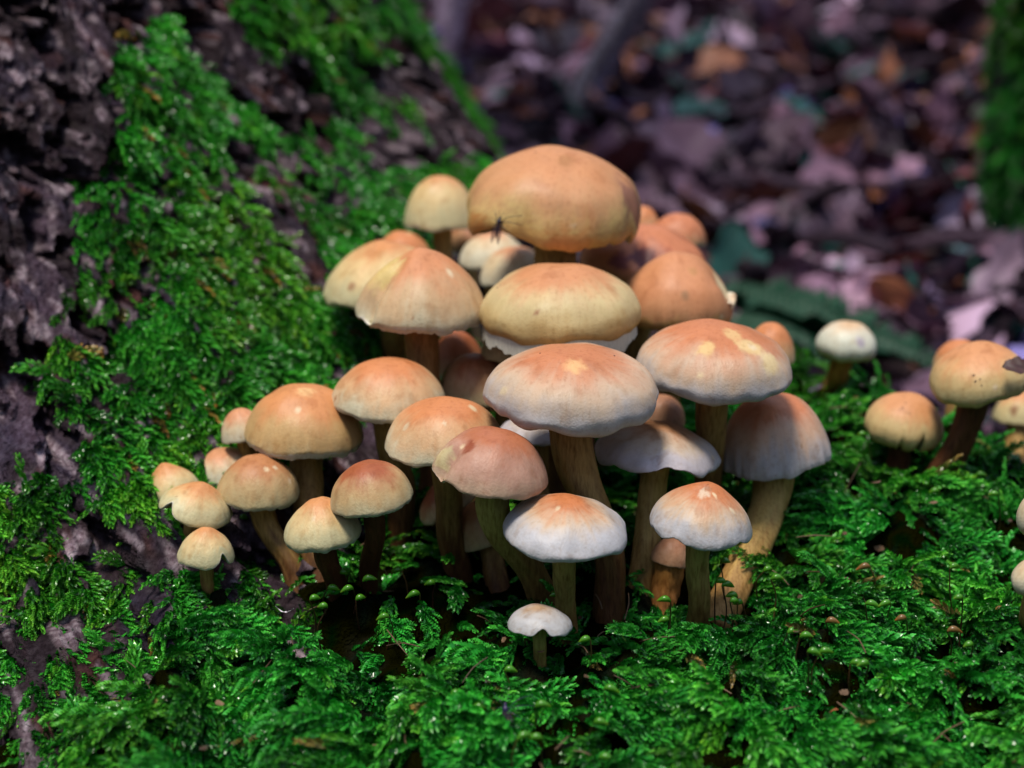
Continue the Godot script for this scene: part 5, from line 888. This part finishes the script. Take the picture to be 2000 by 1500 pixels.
func trunk_moss() -> void:
	var spots := []
	for k in 84000:
		var low := k > 60000
		var a := rng.randf_range(.34, .95) if low else rng.randf_range(.36, 1.72)
		var y := rng.randf_range(-.13, .06) if low else rng.randf_range(-.11, .25)
		var u := trunk_point(a, y, .004)
		var near := 9.0
		for b in MOSSY:
			var p: Vector3 = b.a
			var q: Vector3 = b.b
			var t := clampf((u - p).dot(q - p) / maxf((q - p).length_squared(), 1e-9), 0, 1)
			near = minf(near, (u - p.lerp(q, t)).length() / b.r)
		near += .38 * n1.get_noise_2d(a * 25.0, y * 60.0) + .3 * n1.get_noise_2d(a * 70.0, y * 170.0)
		var bare := 9.0
		for b in BARE:
			var p: Vector3 = b.a
			var q: Vector3 = b.b
			var t := clampf((u - p).dot(q - p) / maxf((q - p).length_squared(), 1e-9), 0, 1)
			bare = minf(bare, (u - p.lerp(q, t)).length() / b.r)
		if near > 1.0 or bare + .4 * n1.get_noise_2d(a * 60.0, y * 150.0) < .9: continue
		var p := trunk_point(a, y, bark(a, y))
		var nn := (out_of(a) + Vector3(0, .75, 0)).normalized()
		var way := Vector3(0, -1, 0) + Vector3(rng.randf_range(-1, 1), rng.randf_range(-.8, .8), rng.randf_range(-1, 1)) * .75
		nn = (nn + Vector3(rng.randf_range(-1, 1), rng.randf_range(-1, 1), rng.randf_range(-1, 1)) * .3).normalized()
		spots.append([p - nn * .001, nn, way, rng.randf_range(.007, .0135), tint_of(p.x, p.y) * Color(1.4, 1.1, .85), rng.randi() % 8])
	moss_mass("trunk_moss", "bright green moss growing in patches over the bark of the tree foot", spots)

func moss_debris() -> void:
	var list := []
	for i in 260:
		var z := rng.randf_range(-.2, .13)
		var x := rng.randf_range(-1, 1) * (.42 - z) * .38
		var y := bank(x, z) + rng.randf_range(.004, .009)
		var b := Basis(Vector3.UP, rng.randf() * TAU) * Basis(Vector3.BACK, rng.randfn(0., .4))
		var k := rng.randf_range(.4, 1.3)
		var c := Color(.14 * k, .085 * k, .05 * k)
		if rng.randf() < .65:
			var l := rng.randf_range(.004, .012)
			list.append([tube([Vector3(-l / 2, 0, 0), Vector3(0, l * .06, l * .05), Vector3(l / 2, 0, 0)], [.00016, .0002, .0001], 5, 4, func(_t, _a): return c), Transform3D(b, Vector3(x, y, z))])
		else:
			list.append([leaf_mesh(i % 6, c, .3), Transform3D(b.scaled(Vector3.ONE * rng.randf_range(.0018, .004)), Vector3(x, y, z))])
	var o := obj("moss_litter", join(list), M.leaf)
	tag(o, "dry needles and brown crumbs caught in the green moss", "litter", "", "stuff")

func capsule_plant(p: Dictionary) -> void:
	var root := thing("moss_capsule", p.label, "moss capsule", p.base, p.group)
	var tip: Vector3 = p.tip - p.base
	var bow := Vector3(rng.randf_range(-1, 1), 0, rng.randf_range(-1, 1)) * tip.length() * .12
	var red := Color(.05, .018, .01) if rng.randf() < .7 else Color(.16, .08, .03)
	obj("stalk", tube([Vector3(0, -.003, 0), tip * .5 + bow, tip], [.00024, .0002, .00018], 6, 10, func(_t, _a): return red), M.dark, root)
	var way: float = p.way
	var d := Vector3(cos(way), rng.randf_range(-.1, .3), sin(way) * .5).normalized()
	var l := rng.randf_range(.0026, .0042)
	var g: Color = p.tint
	obj("capsule", tube([tip, tip + d * l * .4 + Vector3(0, l * .14, 0), tip + d * l - Vector3(0, l * .16, 0)], [.00025, .0007, .0009, .00066, .0001], 10, 12, func(t, _a): return g.lerp(Color(g.r * 2.2, g.g * 1.1, g.b), smooth(.75, 1., t))), M.moss, root)


# ---------- leaves and sticks ----------
func leaf_mesh(kind: int, tint := Color.WHITE, bend := 9.0) -> ArrayMesh:     # about 1 long along z, 1 = length
	var r := RandomNumberGenerator.new()
	r.seed = 77 + kind
	var wide: float = [.30, .24, .36, .14, .28, .2][kind % 6]
	var curl := r.randf_range(-.9, 1.6)
	var fold := r.randf_range(.1, .7)
	if bend < 9.0:
		curl = bend
		fold = .25
	var v := PackedVector3Array()
	var c := PackedColorArray()
	for top in 2:
		for j in 13:
			var t := j / 12.0
			var w := wide * pow(sin(PI * clampf(pow(t, .8), .0, 1.)), .8) * (1.0 + (.34 if kind % 2 else .14) * sin(t * (21.0 + 3.0 * kind) + kind))
			for i in 7:
				var u := i / 3.0 - 1.0
				var y := fold * absf(u) * w * .6 + curl * (t - .5) * (t - .5) + .05 * n1.get_noise_2d(t * 5.0 + kind * 9.0, u * 2.0) - top * .008
				v.append(Vector3(u * w, y, t - .5))
				var k := (.8 if absf(u) < .1 else 1.0) * (1.0 + .3 * n1.get_noise_2d(t * 9.0, u * 5.0 + kind))
				c.append(Color(tint.r * k, tint.g * k, tint.b * k))
	var a := grid(v.slice(0, 91), 7, 13, c.slice(0, 91))
	var b := grid(v.slice(91), 7, 13, c.slice(91), false, true)
	return join([[a, Transform3D()], [b, Transform3D()]])

func litter_tint() -> Color:
	var k := rng.randf_range(.45, 2.2)
	var p := rng.randf()
	var c := Color(.175, .095, .14)
	if p > .34: c = Color(.026, .014, .026)
	if p > .60: c = Color(.11, .032, .035)
	if p > .69: c = Color(.27, .18, .25)
	if p > .80: c = Color(.17, .06, .03)
	if p > .88: c = Color(.3, .12, .07)
	if p > .91: c = Color(.028, .1, .085)
	if p > .955: c = Color(.12, .1, .27)
	return Color(c.r * k, c.g * k, c.b * k)

func leaf_litter() -> void:
	var root := Node3D.new()
	root.name = "leaf_litter"
	add_child(root)
	tag(root, "purple-brown carpet of fallen leaves on the slope behind the bank", "leaf litter", "", "stuff")
	var per := 1700
	for kind in 6:
		var mm := MultiMesh.new()
		mm.transform_format = MultiMesh.TRANSFORM_3D
		mm.use_colors = true
		mm.mesh = leaf_mesh(kind)
		mm.instance_count = per
		for i in per:
			var z := -.26 - 3.4 * pow(rng.randf(), 1.7)
			var half := (.42 - z) * .55 + .1
			var x := rng.randf_range(-half, half)
			var b := Basis(Vector3.UP, rng.randf() * TAU) * Basis(Vector3.RIGHT, rng.randfn(0.2, .5)) * Basis(Vector3.BACK, rng.randfn(0., .5))
			mm.set_instance_transform(i, Transform3D(b * (.024 + .062 * pow(rng.randf(), 1.5)), Vector3(x, hill(x, z) + rng.randf_range(.0, .022), z)))
			mm.set_instance_color(i, litter_tint())
		var o := MultiMeshInstance3D.new()
		o.name = "leaves"
		o.multimesh = mm
		o.material_override = M.leaf
		root.add_child(o, true)
		tag(o, "", "", "", "stuff")

func litter_twigs() -> void:
	var mm := MultiMesh.new()
	mm.transform_format = MultiMesh.TRANSFORM_3D
	mm.use_colors = true
	mm.mesh = tube([Vector3(-.5, 0, 0), Vector3(-.2, .03, .05), Vector3(.2, -.01, -.04), Vector3(.5, .02, .03)], [.026, .03, .026, .016], 7, 10, func(_t, _a): return Color.WHITE, .3, 2.0)
	mm.instance_count = 620
	for i in 620:
		var z := -.3 - 2.4 * pow(rng.randf(), 1.5)
		var x := rng.randf_range(-1, 1) * ((.42 - z) * .55 + .1)
		var b := Basis(Vector3.UP, rng.randf() * TAU) * Basis(Vector3.BACK, rng.randfn(0., .2))
		mm.set_instance_transform(i, Transform3D(b * rng.randf_range(.05, .2), Vector3(x, hill(x, z) + .018, z)))
		var k := rng.randf_range(.3, 1.5)
		mm.set_instance_color(i, Color(.2 * k, .14 * k, .19 * k))
	var o := MultiMeshInstance3D.new()
	o.name = "litter_twigs"
	o.multimesh = mm
	o.material_override = M.wood
	add_child(o)
	tag(o, "thin broken twigs strewn among the fallen leaves on the slope", "twigs", "", "stuff")

func stick(called: String, label: String, p: Array, radii: Array, tint: Color, category := "branch") -> Node3D:
	var base: Vector3 = p[0]
	var q := p.map(func(a): return a - base)
	var t := func(s: float, a: float) -> Color:
		var k := 1.0 + .5 * n1.get_noise_3d(sin(a) * 2.0, s * 6.0, cos(a) * 2.0 + base.x * 9.0)
		return Color(tint.r * k, tint.g * k, tint.b * k)
	var root := thing(called, label, category, base)
	obj("wood", tube(q, radii, 16, 24, t, .25, base.x * 7.0), M.wood, root)
	return root


# ---------- the scene ----------
func _ready() -> void:
	# camera: a compact camera close to the cluster, focused on the front caps
	var cam := Camera3D.new()
	cam.name = "camera"
	var lens := CameraAttributesPhysical.new()
	lens.frustum_focal_length = 35.0 / (2.0 * tan(deg_to_rad(14.0)))
	lens.frustum_focus_distance = .405
	lens.frustum_near = .01
	lens.frustum_far = 200.0
	lens.exposure_aperture = 10.8
	lens.auto_exposure_enabled = false
	cam.attributes = lens
	cam.fov = 28.0
	cam.near = .01
	cam.far = 200.0
	add_child(cam)
	cam.position = CAMERA_AT
	cam.rotation_degrees = Vector3(-15, 0, 0)
	cam.current = true
	# sky: overcast, brightest overhead, dark wood all round the horizon
	var we := WorldEnvironment.new()
	we.name = "world_environment"
	var env := Environment.new()
	env.background_mode = Environment.BG_SKY
	var sky := Sky.new()
	var sm := ProceduralSkyMaterial.new()
	sm.sky_top_color = Color(.60, .66, .77)
	sm.sky_horizon_color = Color(.05, .056, .055)
	sm.sky_curve = .9
	sm.ground_bottom_color = Color(.03, .027, .025)
	sm.ground_horizon_color = Color(.04, .04, .037)
	sm.sun_angle_max = 1.0
	sky.sky_material = sm
	env.sky = sky
	env.tonemap_mode = Environment.TONE_MAPPER_LINEAR
	env.tonemap_exposure = 2.8
	env.sdfgi_enabled = true
	env.ssao_enabled = true
	env.ssil_enabled = true
	we.environment = env
	add_child(we)
	var sun := DirectionalLight3D.new()
	sun.name = "sun"
	sun.light_energy = .5
	sun.light_color = Color(1, .97, .92)
	sun.light_angular_distance = 14.0
	sun.shadow_enabled = true
	add_child(sun)
	sun.look_at_from_position(Vector3(-.2, 1.0, .24), Vector3.ZERO)

	n1.noise_type = FastNoiseLite.TYPE_SIMPLEX_SMOOTH
	n1.frequency = 1.0
	n1.fractal_octaves = 2
	n1.seed = 4
	n2.noise_type = FastNoiseLite.TYPE_SIMPLEX_SMOOTH
	n2.frequency = 1.0
	n2.fractal_octaves = 3
	n2.seed = 21
	rng.seed = 12345
	make_materials()

	# forest floor behind, one sheet to the horizon
	var xs := []
	var v := PackedVector3Array()
	var c := PackedColorArray()
	for j in 81:
		var s := j / 80.0
		var z := 6.0 - 46.0 * s if s < .1 or s > .9 else lerpf(1.4, -8., (s - .1) / .8)
		for i in 81:
			var u := i / 40.0 - 1.0
			var x := u * 2.0 + u * u * u * u * u * 38.0
			v.append(Vector3(x, hill(x, z) + .012 * n1.get_noise_2d(x * 4.0, z * 4.0), z))
			var k := .7 + .5 * n1.get_noise_2d(x * 9.0, z * 9.0)
			c.append(Color(.05 * k, .033 * k, .04 * k))
	var floor_ := obj("forest_floor", grid(v, 81, 81, c), M.soil)
	tag(floor_, "dark forest floor rising behind the mossy bank", "", "", "structure")

	# the bank that the mushrooms grow on
	v = PackedVector3Array()
	c = PackedColorArray()
	for j in 281:
		var z := lerpf(-.36, .36, j / 280.0)
		for i in 301:
			var x := lerpf(-.34, .5, i / 300.0)
			v.append(Vector3(x, bank(x, z), z))
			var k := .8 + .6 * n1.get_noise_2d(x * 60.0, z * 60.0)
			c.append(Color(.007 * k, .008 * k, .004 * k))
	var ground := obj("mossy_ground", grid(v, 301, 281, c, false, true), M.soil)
	tag(ground, "dark mossy bank of earth under the mushroom cluster", "", "", "structure")

	tree()
	for k in 8: shoots.append(moss_shoot(k))
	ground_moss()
	trunk_moss()
	background()
	var first: Node3D
	for m in MUSHROOMS:
		var o := make_mushroom(m)
		if first == null: first = o
	for p in CAPSULES: capsule_plant(p)
	moss_debris()
	details(first)


func bark_tint(u: float, y: float, cell: int) -> Color:
	var k := .75 + .5 * (((cell * 3571) & 127) / 127.0) + .5 * n2.get_noise_2d(u * 50.0, y * 40.0)
	var col := Vector3(.05, .036, .042)
	col = col.lerp(Vector3(.105, .075, .10), smooth(0., .5, n1.get_noise_2d(u * 22.0 + 7.0, y * 22.0)))
	col = col.lerp(Vector3(.13, .05, .04), .7 * smooth(.28, .5, n1.get_noise_2d(u * 55.0, y * 55.0 + 60.0)))
	col = col.lerp(Vector3(.05, .045, .075), .6 * smooth(.1, .5, n1.get_noise_2d(u * 30.0 + 40.0, y * 30.0)))
	col = col.lerp(Vector3(.46, .38, .41), .85 * smooth(.13, .4, n2.get_noise_2d(u * 105.0 + 8.0, y * 80.0)))
	return v3c(col * .72 * maxf(k, .25))

func tree() -> void:
	var root := thing("tree", "big tree whose flaring bark-plated foot fills the upper left", "tree", TRUNK_AXIS)
	# the visible foot: one fine grid, handed out to its plates
	var cols := 520
	var rows := 370
	var v := PackedVector3Array()
	var c := PackedColorArray()
	var ids := PackedInt32Array()
	for j in rows:
		var y := lerpf(-.135, .27, j / (rows - 1.0))
		for i in cols:
			var a := lerpf(.22, 1.85, i / (cols - 1.0))
			var h := bark(a, y)
			v.append(trunk_point(a, y, h) - TRUNK_AXIS)
			c.append(bark_tint(a * .42, y, cell_of))
			ids.append(cell_of)
	var n := PackedVector3Array()
	n.resize(v.size())
	for j in range(1, rows - 1):
		for i in range(1, cols - 1):
			var k := j * cols + i
			n[k] = (v[k + 1] - v[k - 1]).cross(v[k + cols] - v[k - cols]).normalized()
	for j in rows:
		for i in cols:
			var k := j * cols + i
			n[k] = n[clampi(j, 1, rows - 2) * cols + clampi(i, 1, cols - 2)]
			if n[k].dot(v[k] * Vector3(1, 0, 1)) < 0.0: n[k] = -n[k]
	# each unbroken patch of one plate is a piece; crumbs join the piece beside them
	var label := PackedInt32Array()
	label.resize(cols * rows)
	label.fill(-1)
	var next := 0
	for j in rows - 1:
		for i in cols - 1:
			var k := j * cols + i
			if label[k] >= 0: continue
			var patch := PackedInt32Array([k])
			label[k] = next
			var at := 0
			while at < patch.size():
				var q := patch[at]
				at += 1
				var qi := q % cols
				var qj := q / cols
				for d in [[1, 0], [-1, 0], [0, 1], [0, -1]]:
					var ni: int = qi + d[0]
					var nj: int = qj + d[1]
					if ni < 0 or nj < 0 or ni > cols - 2 or nj > rows - 2: continue
					var p := nj * cols + ni
					if label[p] < 0 and ids[p] == ids[k]:
						label[p] = next
						patch.append(p)
			if patch.size() < 60 and k > 0:
				var beside := label[k - 1] if i > 0 else label[maxi(k - cols, 0)]
				for q in patch: label[q] = beside
			next += 1
	var plates := {}
	for j in rows - 1:
		for i in cols - 1:
			var k := j * cols + i
			var id := label[k]
			if not plates.has(id): plates[id] = [PackedVector3Array(), PackedVector3Array(), PackedColorArray(), PackedInt32Array(), {}]
			var p: Array = plates[id]
			var quad := [k, k + 1, k + cols + 1, k + cols]
			var at_ := []
			for q in quad:
				if not p[4].has(q):
					p[4][q] = p[0].size()
					p[0].append(v[q])
					p[1].append(n[q])
					p[2].append(c[q])
				at_.append(p[4][q])
			p[3].append_array([at_[0], at_[2], at_[1], at_[0], at_[3], at_[2]])
	# the rest of the trunk: a plain column above, behind and below
	var vv := PackedVector3Array()
	var cc := PackedColorArray()
	for j in 40:
		var y := lerpf(-.11, 2.6, pow(j / 39.0, 1.6))
		for i in 72:
			var a := TAU * i / 72.0
			vv.append(trunk_point(a, y, -.007) - TRUNK_AXIS)
			cc.append(bark_tint(a * .42, y, int(a * 9.0)))
	obj("trunk", grid(vv, 72, 40, cc, true, true), M.wood, root)
	for id in plates:
		var p: Array = plates[id]
		obj("bark_plate", mesh_of(p[0], p[1], p[2], p[3]), M.bark, root)

func background() -> void:
	leaf_litter()
	litter_twigs()
	for k in LEAVES:
		var col: Color = k.tint
		var root := obj("fallen_leaf", leaf_mesh(k.kind, col, .2), M.leaf)
		root.position = k.at
		root.basis = Basis(Vector3.UP, k.turn) * Basis(Vector3.RIGHT, k.tilt) * Basis.from_scale(Vector3(k.wide, k.long, k.long))
		tag(root, k.label, "leaf", "fallen leaves behind the bank")
	for k in STICKS:
		stick(k.name, k.label, k.path, k.radii, k.tint, k.category)
	for k in FERN:
		var f := thing("fern", k.label, "fern", k.path[0])
		var q: Array = k.path.map(func(a): return a - k.path[0])
		obj("stalk", tube(q, [.002, .0018, .0012], 8, 12, func(_t, _a): return Color(.03, .06, .02)), M.dark, f)
		var blade := leaf_mesh(1, Color(.004, .04, .017))
		for i in 26:
			var s := .12 + .86 * i / 26.0
			var p: Vector3 = catmull(q, s)
			var along: Vector3 = (catmull(q, minf(s + .02, 1.0)) - catmull(q, s - .02)).normalized()
			for side in [-1.0, 1.0]:
				var l: float = k.wide * pow(sin(PI * (.15 + .82 * s)), .7)
				var o := obj("leaflet", blade, M.leaf, f)
				var out: Vector3 = (along.cross(Vector3.UP).normalized() * side + along * .45 + Vector3(0, rng.randf_range(-.25, .1), 0)).normalized()
				o.basis = Basis.looking_at(-out, Vector3.UP) * Basis.from_scale(Vector3.ONE * l)
				o.position = p + out * l * .5
	# mossy tree at the right edge
	var t := thing("tree", "blurred moss-green tree trunk standing at the right edge", "tree", Vector3(.372, -.05, -.58))
	var green := func(s: float, a: float) -> Color:
		var k := n1.get_noise_3d(sin(a) * 2.5, s * 22.0, cos(a) * 2.5)
		return Color(.03, .025, .03).lerp(Color(.012, .085, .014), smooth(-.25, .2, k)) * (1.0 + .4 * n1.get_noise_3d(sin(a) * 8.0, s * 60.0, cos(a) * 8.0))
	obj("trunk", tube([Vector3(0, -.1, 0), Vector3(-.004, .3, 0), Vector3(.02, .9, -.05), Vector3(.05, 2.6, -.1)], [.062, .054, .05, .045], 48, 120, green, .18, 3.0), M.wood, t)
	var spots := []
	for i in 5000:
		var a := rng.randf_range(-PI, .9)
		var y := rng.randf_range(.0, .42)
		var p := t.position + Vector3(sin(a), 0, cos(a)) * .056 + Vector3(-.003, y, 0)
		if n1.get_noise_3d(p.x * 30.0, p.y * 30.0, p.z * 30.0) < -.15: continue
		var nn := (Vector3(sin(a), .6, cos(a)) + Vector3(rng.randf_range(-1, 1), rng.randf_range(-1, 1), rng.randf_range(-1, 1)) * .4).normalized()
		spots.append([p, nn, Vector3(rng.randf_range(-.6, .6), -1, .2), rng.randf_range(.009, .016), tint_of(p.x, p.y) * .8, rng.randi() % 8])
	moss_mass("tree_moss", "dark green moss coating the blurred tree at the right edge", spots)
	spots = []
	var far_root: Dictionary = STICKS.filter(func(k): return k.name == "root")[0]
	for i in 3000:
		var s := rng.randf()
		var c: Vector3 = catmull(far_root.path, s)
		var r: float = catmull(far_root.radii, s)
		var a := rng.randf() * TAU
		var out := Vector3(sin(a) * .8, cos(a), rng.randf_range(-.3, 1.)).normalized()
		spots.append([c + out * r * .85, out, Vector3(.6, -1, .3) + Vector3(rng.randf_range(-1, 1), 0, rng.randf_range(-1, 1)) * .5, rng.randf_range(.009, .015), tint_of(c.x + s, c.y) * Color(1.6, 1.25, .8), rng.randi() % 8])
	moss_mass("root_moss", "bright green moss on the sloping root behind the big tree", spots)


func gnat(called: String, label: String, where: Transform3D, size: float, tint: Color, spread: float) -> void:
	# body along +y (head up), wings folded back, belly towards -z
	var root := thing(called, label, "gnat", where.origin)
	root.basis = where.basis
	var s := size
	var b := func(r: Vector3, p: Vector3, c: Color): return [ball(r * s, 12, 8, c), Transform3D(Basis(), p * s)]
	obj("head", join([b.call(Vector3(.06, .06, .06), Vector3(0, .2, .1), tint * .7)]), M.dark, root)
	obj("thorax", join([b.call(Vector3(.09, .13, .11), Vector3(0, .05, .13), tint)]), M.dark, root)
	obj("abdomen", tube([Vector3(0, -.04, .12) * s, Vector3(0, -.3, .1) * s, Vector3(0, -.58, .05) * s], [.06 * s, .07 * s, .05 * s, .015 * s], 10, 8, func(_t, _a): return tint * .8), M.dark, root)
	for k in [-1.0, 1.0]:
		var v := PackedVector3Array()
		for j in 11:
			var t := j / 10.0
			var w := .27 * sin(PI * pow(t, .75)) + .004
			for i in 5:
				var u := i / 4.0 - .5
				v.append(Vector3(k * (t * (.12 + spread) + .02) + u * w, .03 - t * .88, .2 - t * .07 + .008 * k) * s)
		obj("wing", grid(v, 5, 11), M.wing, root)
	var legs := [[1, .34, .8], [1, .1, .86], [1, -.28, .74], [-1, .3, .3], [-1, .05, .28], [-1, -.2, .3]]
	for l in legs:
		var side: float = l[0]
		var far := Vector3(side * l[2] * 1.1, l[1] * 1.5, -.02)
		var knee := Vector3(side * l[2] * .5, l[1] * .8 + .06, .22)
		obj("leg", tube([Vector3(side * .05, .02, .08) * s, knee * s, far * s], [.016 * s, .013 * s, .009 * s], 6, 12, func(_t, _a): return tint * .6), M.dark, root)
	for k in [-1.0, 1.0]:
		obj("antenna", tube([Vector3(k * .02, .24, .12) * s, Vector3(k * .06, .36, .12) * s, Vector3(k * .12, .5, .08) * s], [.008 * s, .006 * s, .004 * s], 5, 6, func(_t, _a): return tint * .6), M.dark, root)

func details(top_mushroom: Node3D) -> void:
	var cap := top_mushroom.get_node("cap") as MeshInstance3D
	var hit = on_cap(cap, GNAT_RAY)
	var world := top_mushroom.transform * cap.transform
	var n: Vector3 = (world.basis * (hit[1] as Vector3)).normalized()
	var up := (Vector3(.18, 1, 0) - n * n.dot(Vector3(.18, 1, 0))).normalized()
	gnat("gnat", "dark long-legged gnat resting on the topmost mushroom cap", Transform3D(Basis(up.cross(n), up, n), world * (hit[0] as Vector3) + n * .0001), .0078, Color(.022, .016, .03), .02)
	for k in SMALL:
		var root := obj(k.name, leaf_mesh(k.kind, k.tint), M.leaf)
		root.position = k.at
		root.basis = Basis(Vector3.UP, k.turn) * Basis(Vector3.RIGHT, k.tilt) * Basis(Vector3.BACK, k.roll) * Basis.from_scale(Vector3(k.wide, k.long, k.long))
		tag(root, k.label, k.category, k.get("group", ""))
	gnat("gnat", "dead dark blue gnat with parted wings lying in the moss at the bottom", Transform3D(Basis(Vector3.RIGHT, -.5), DEAD_GNAT), .0075, Color(.03, .022, .07), .16)
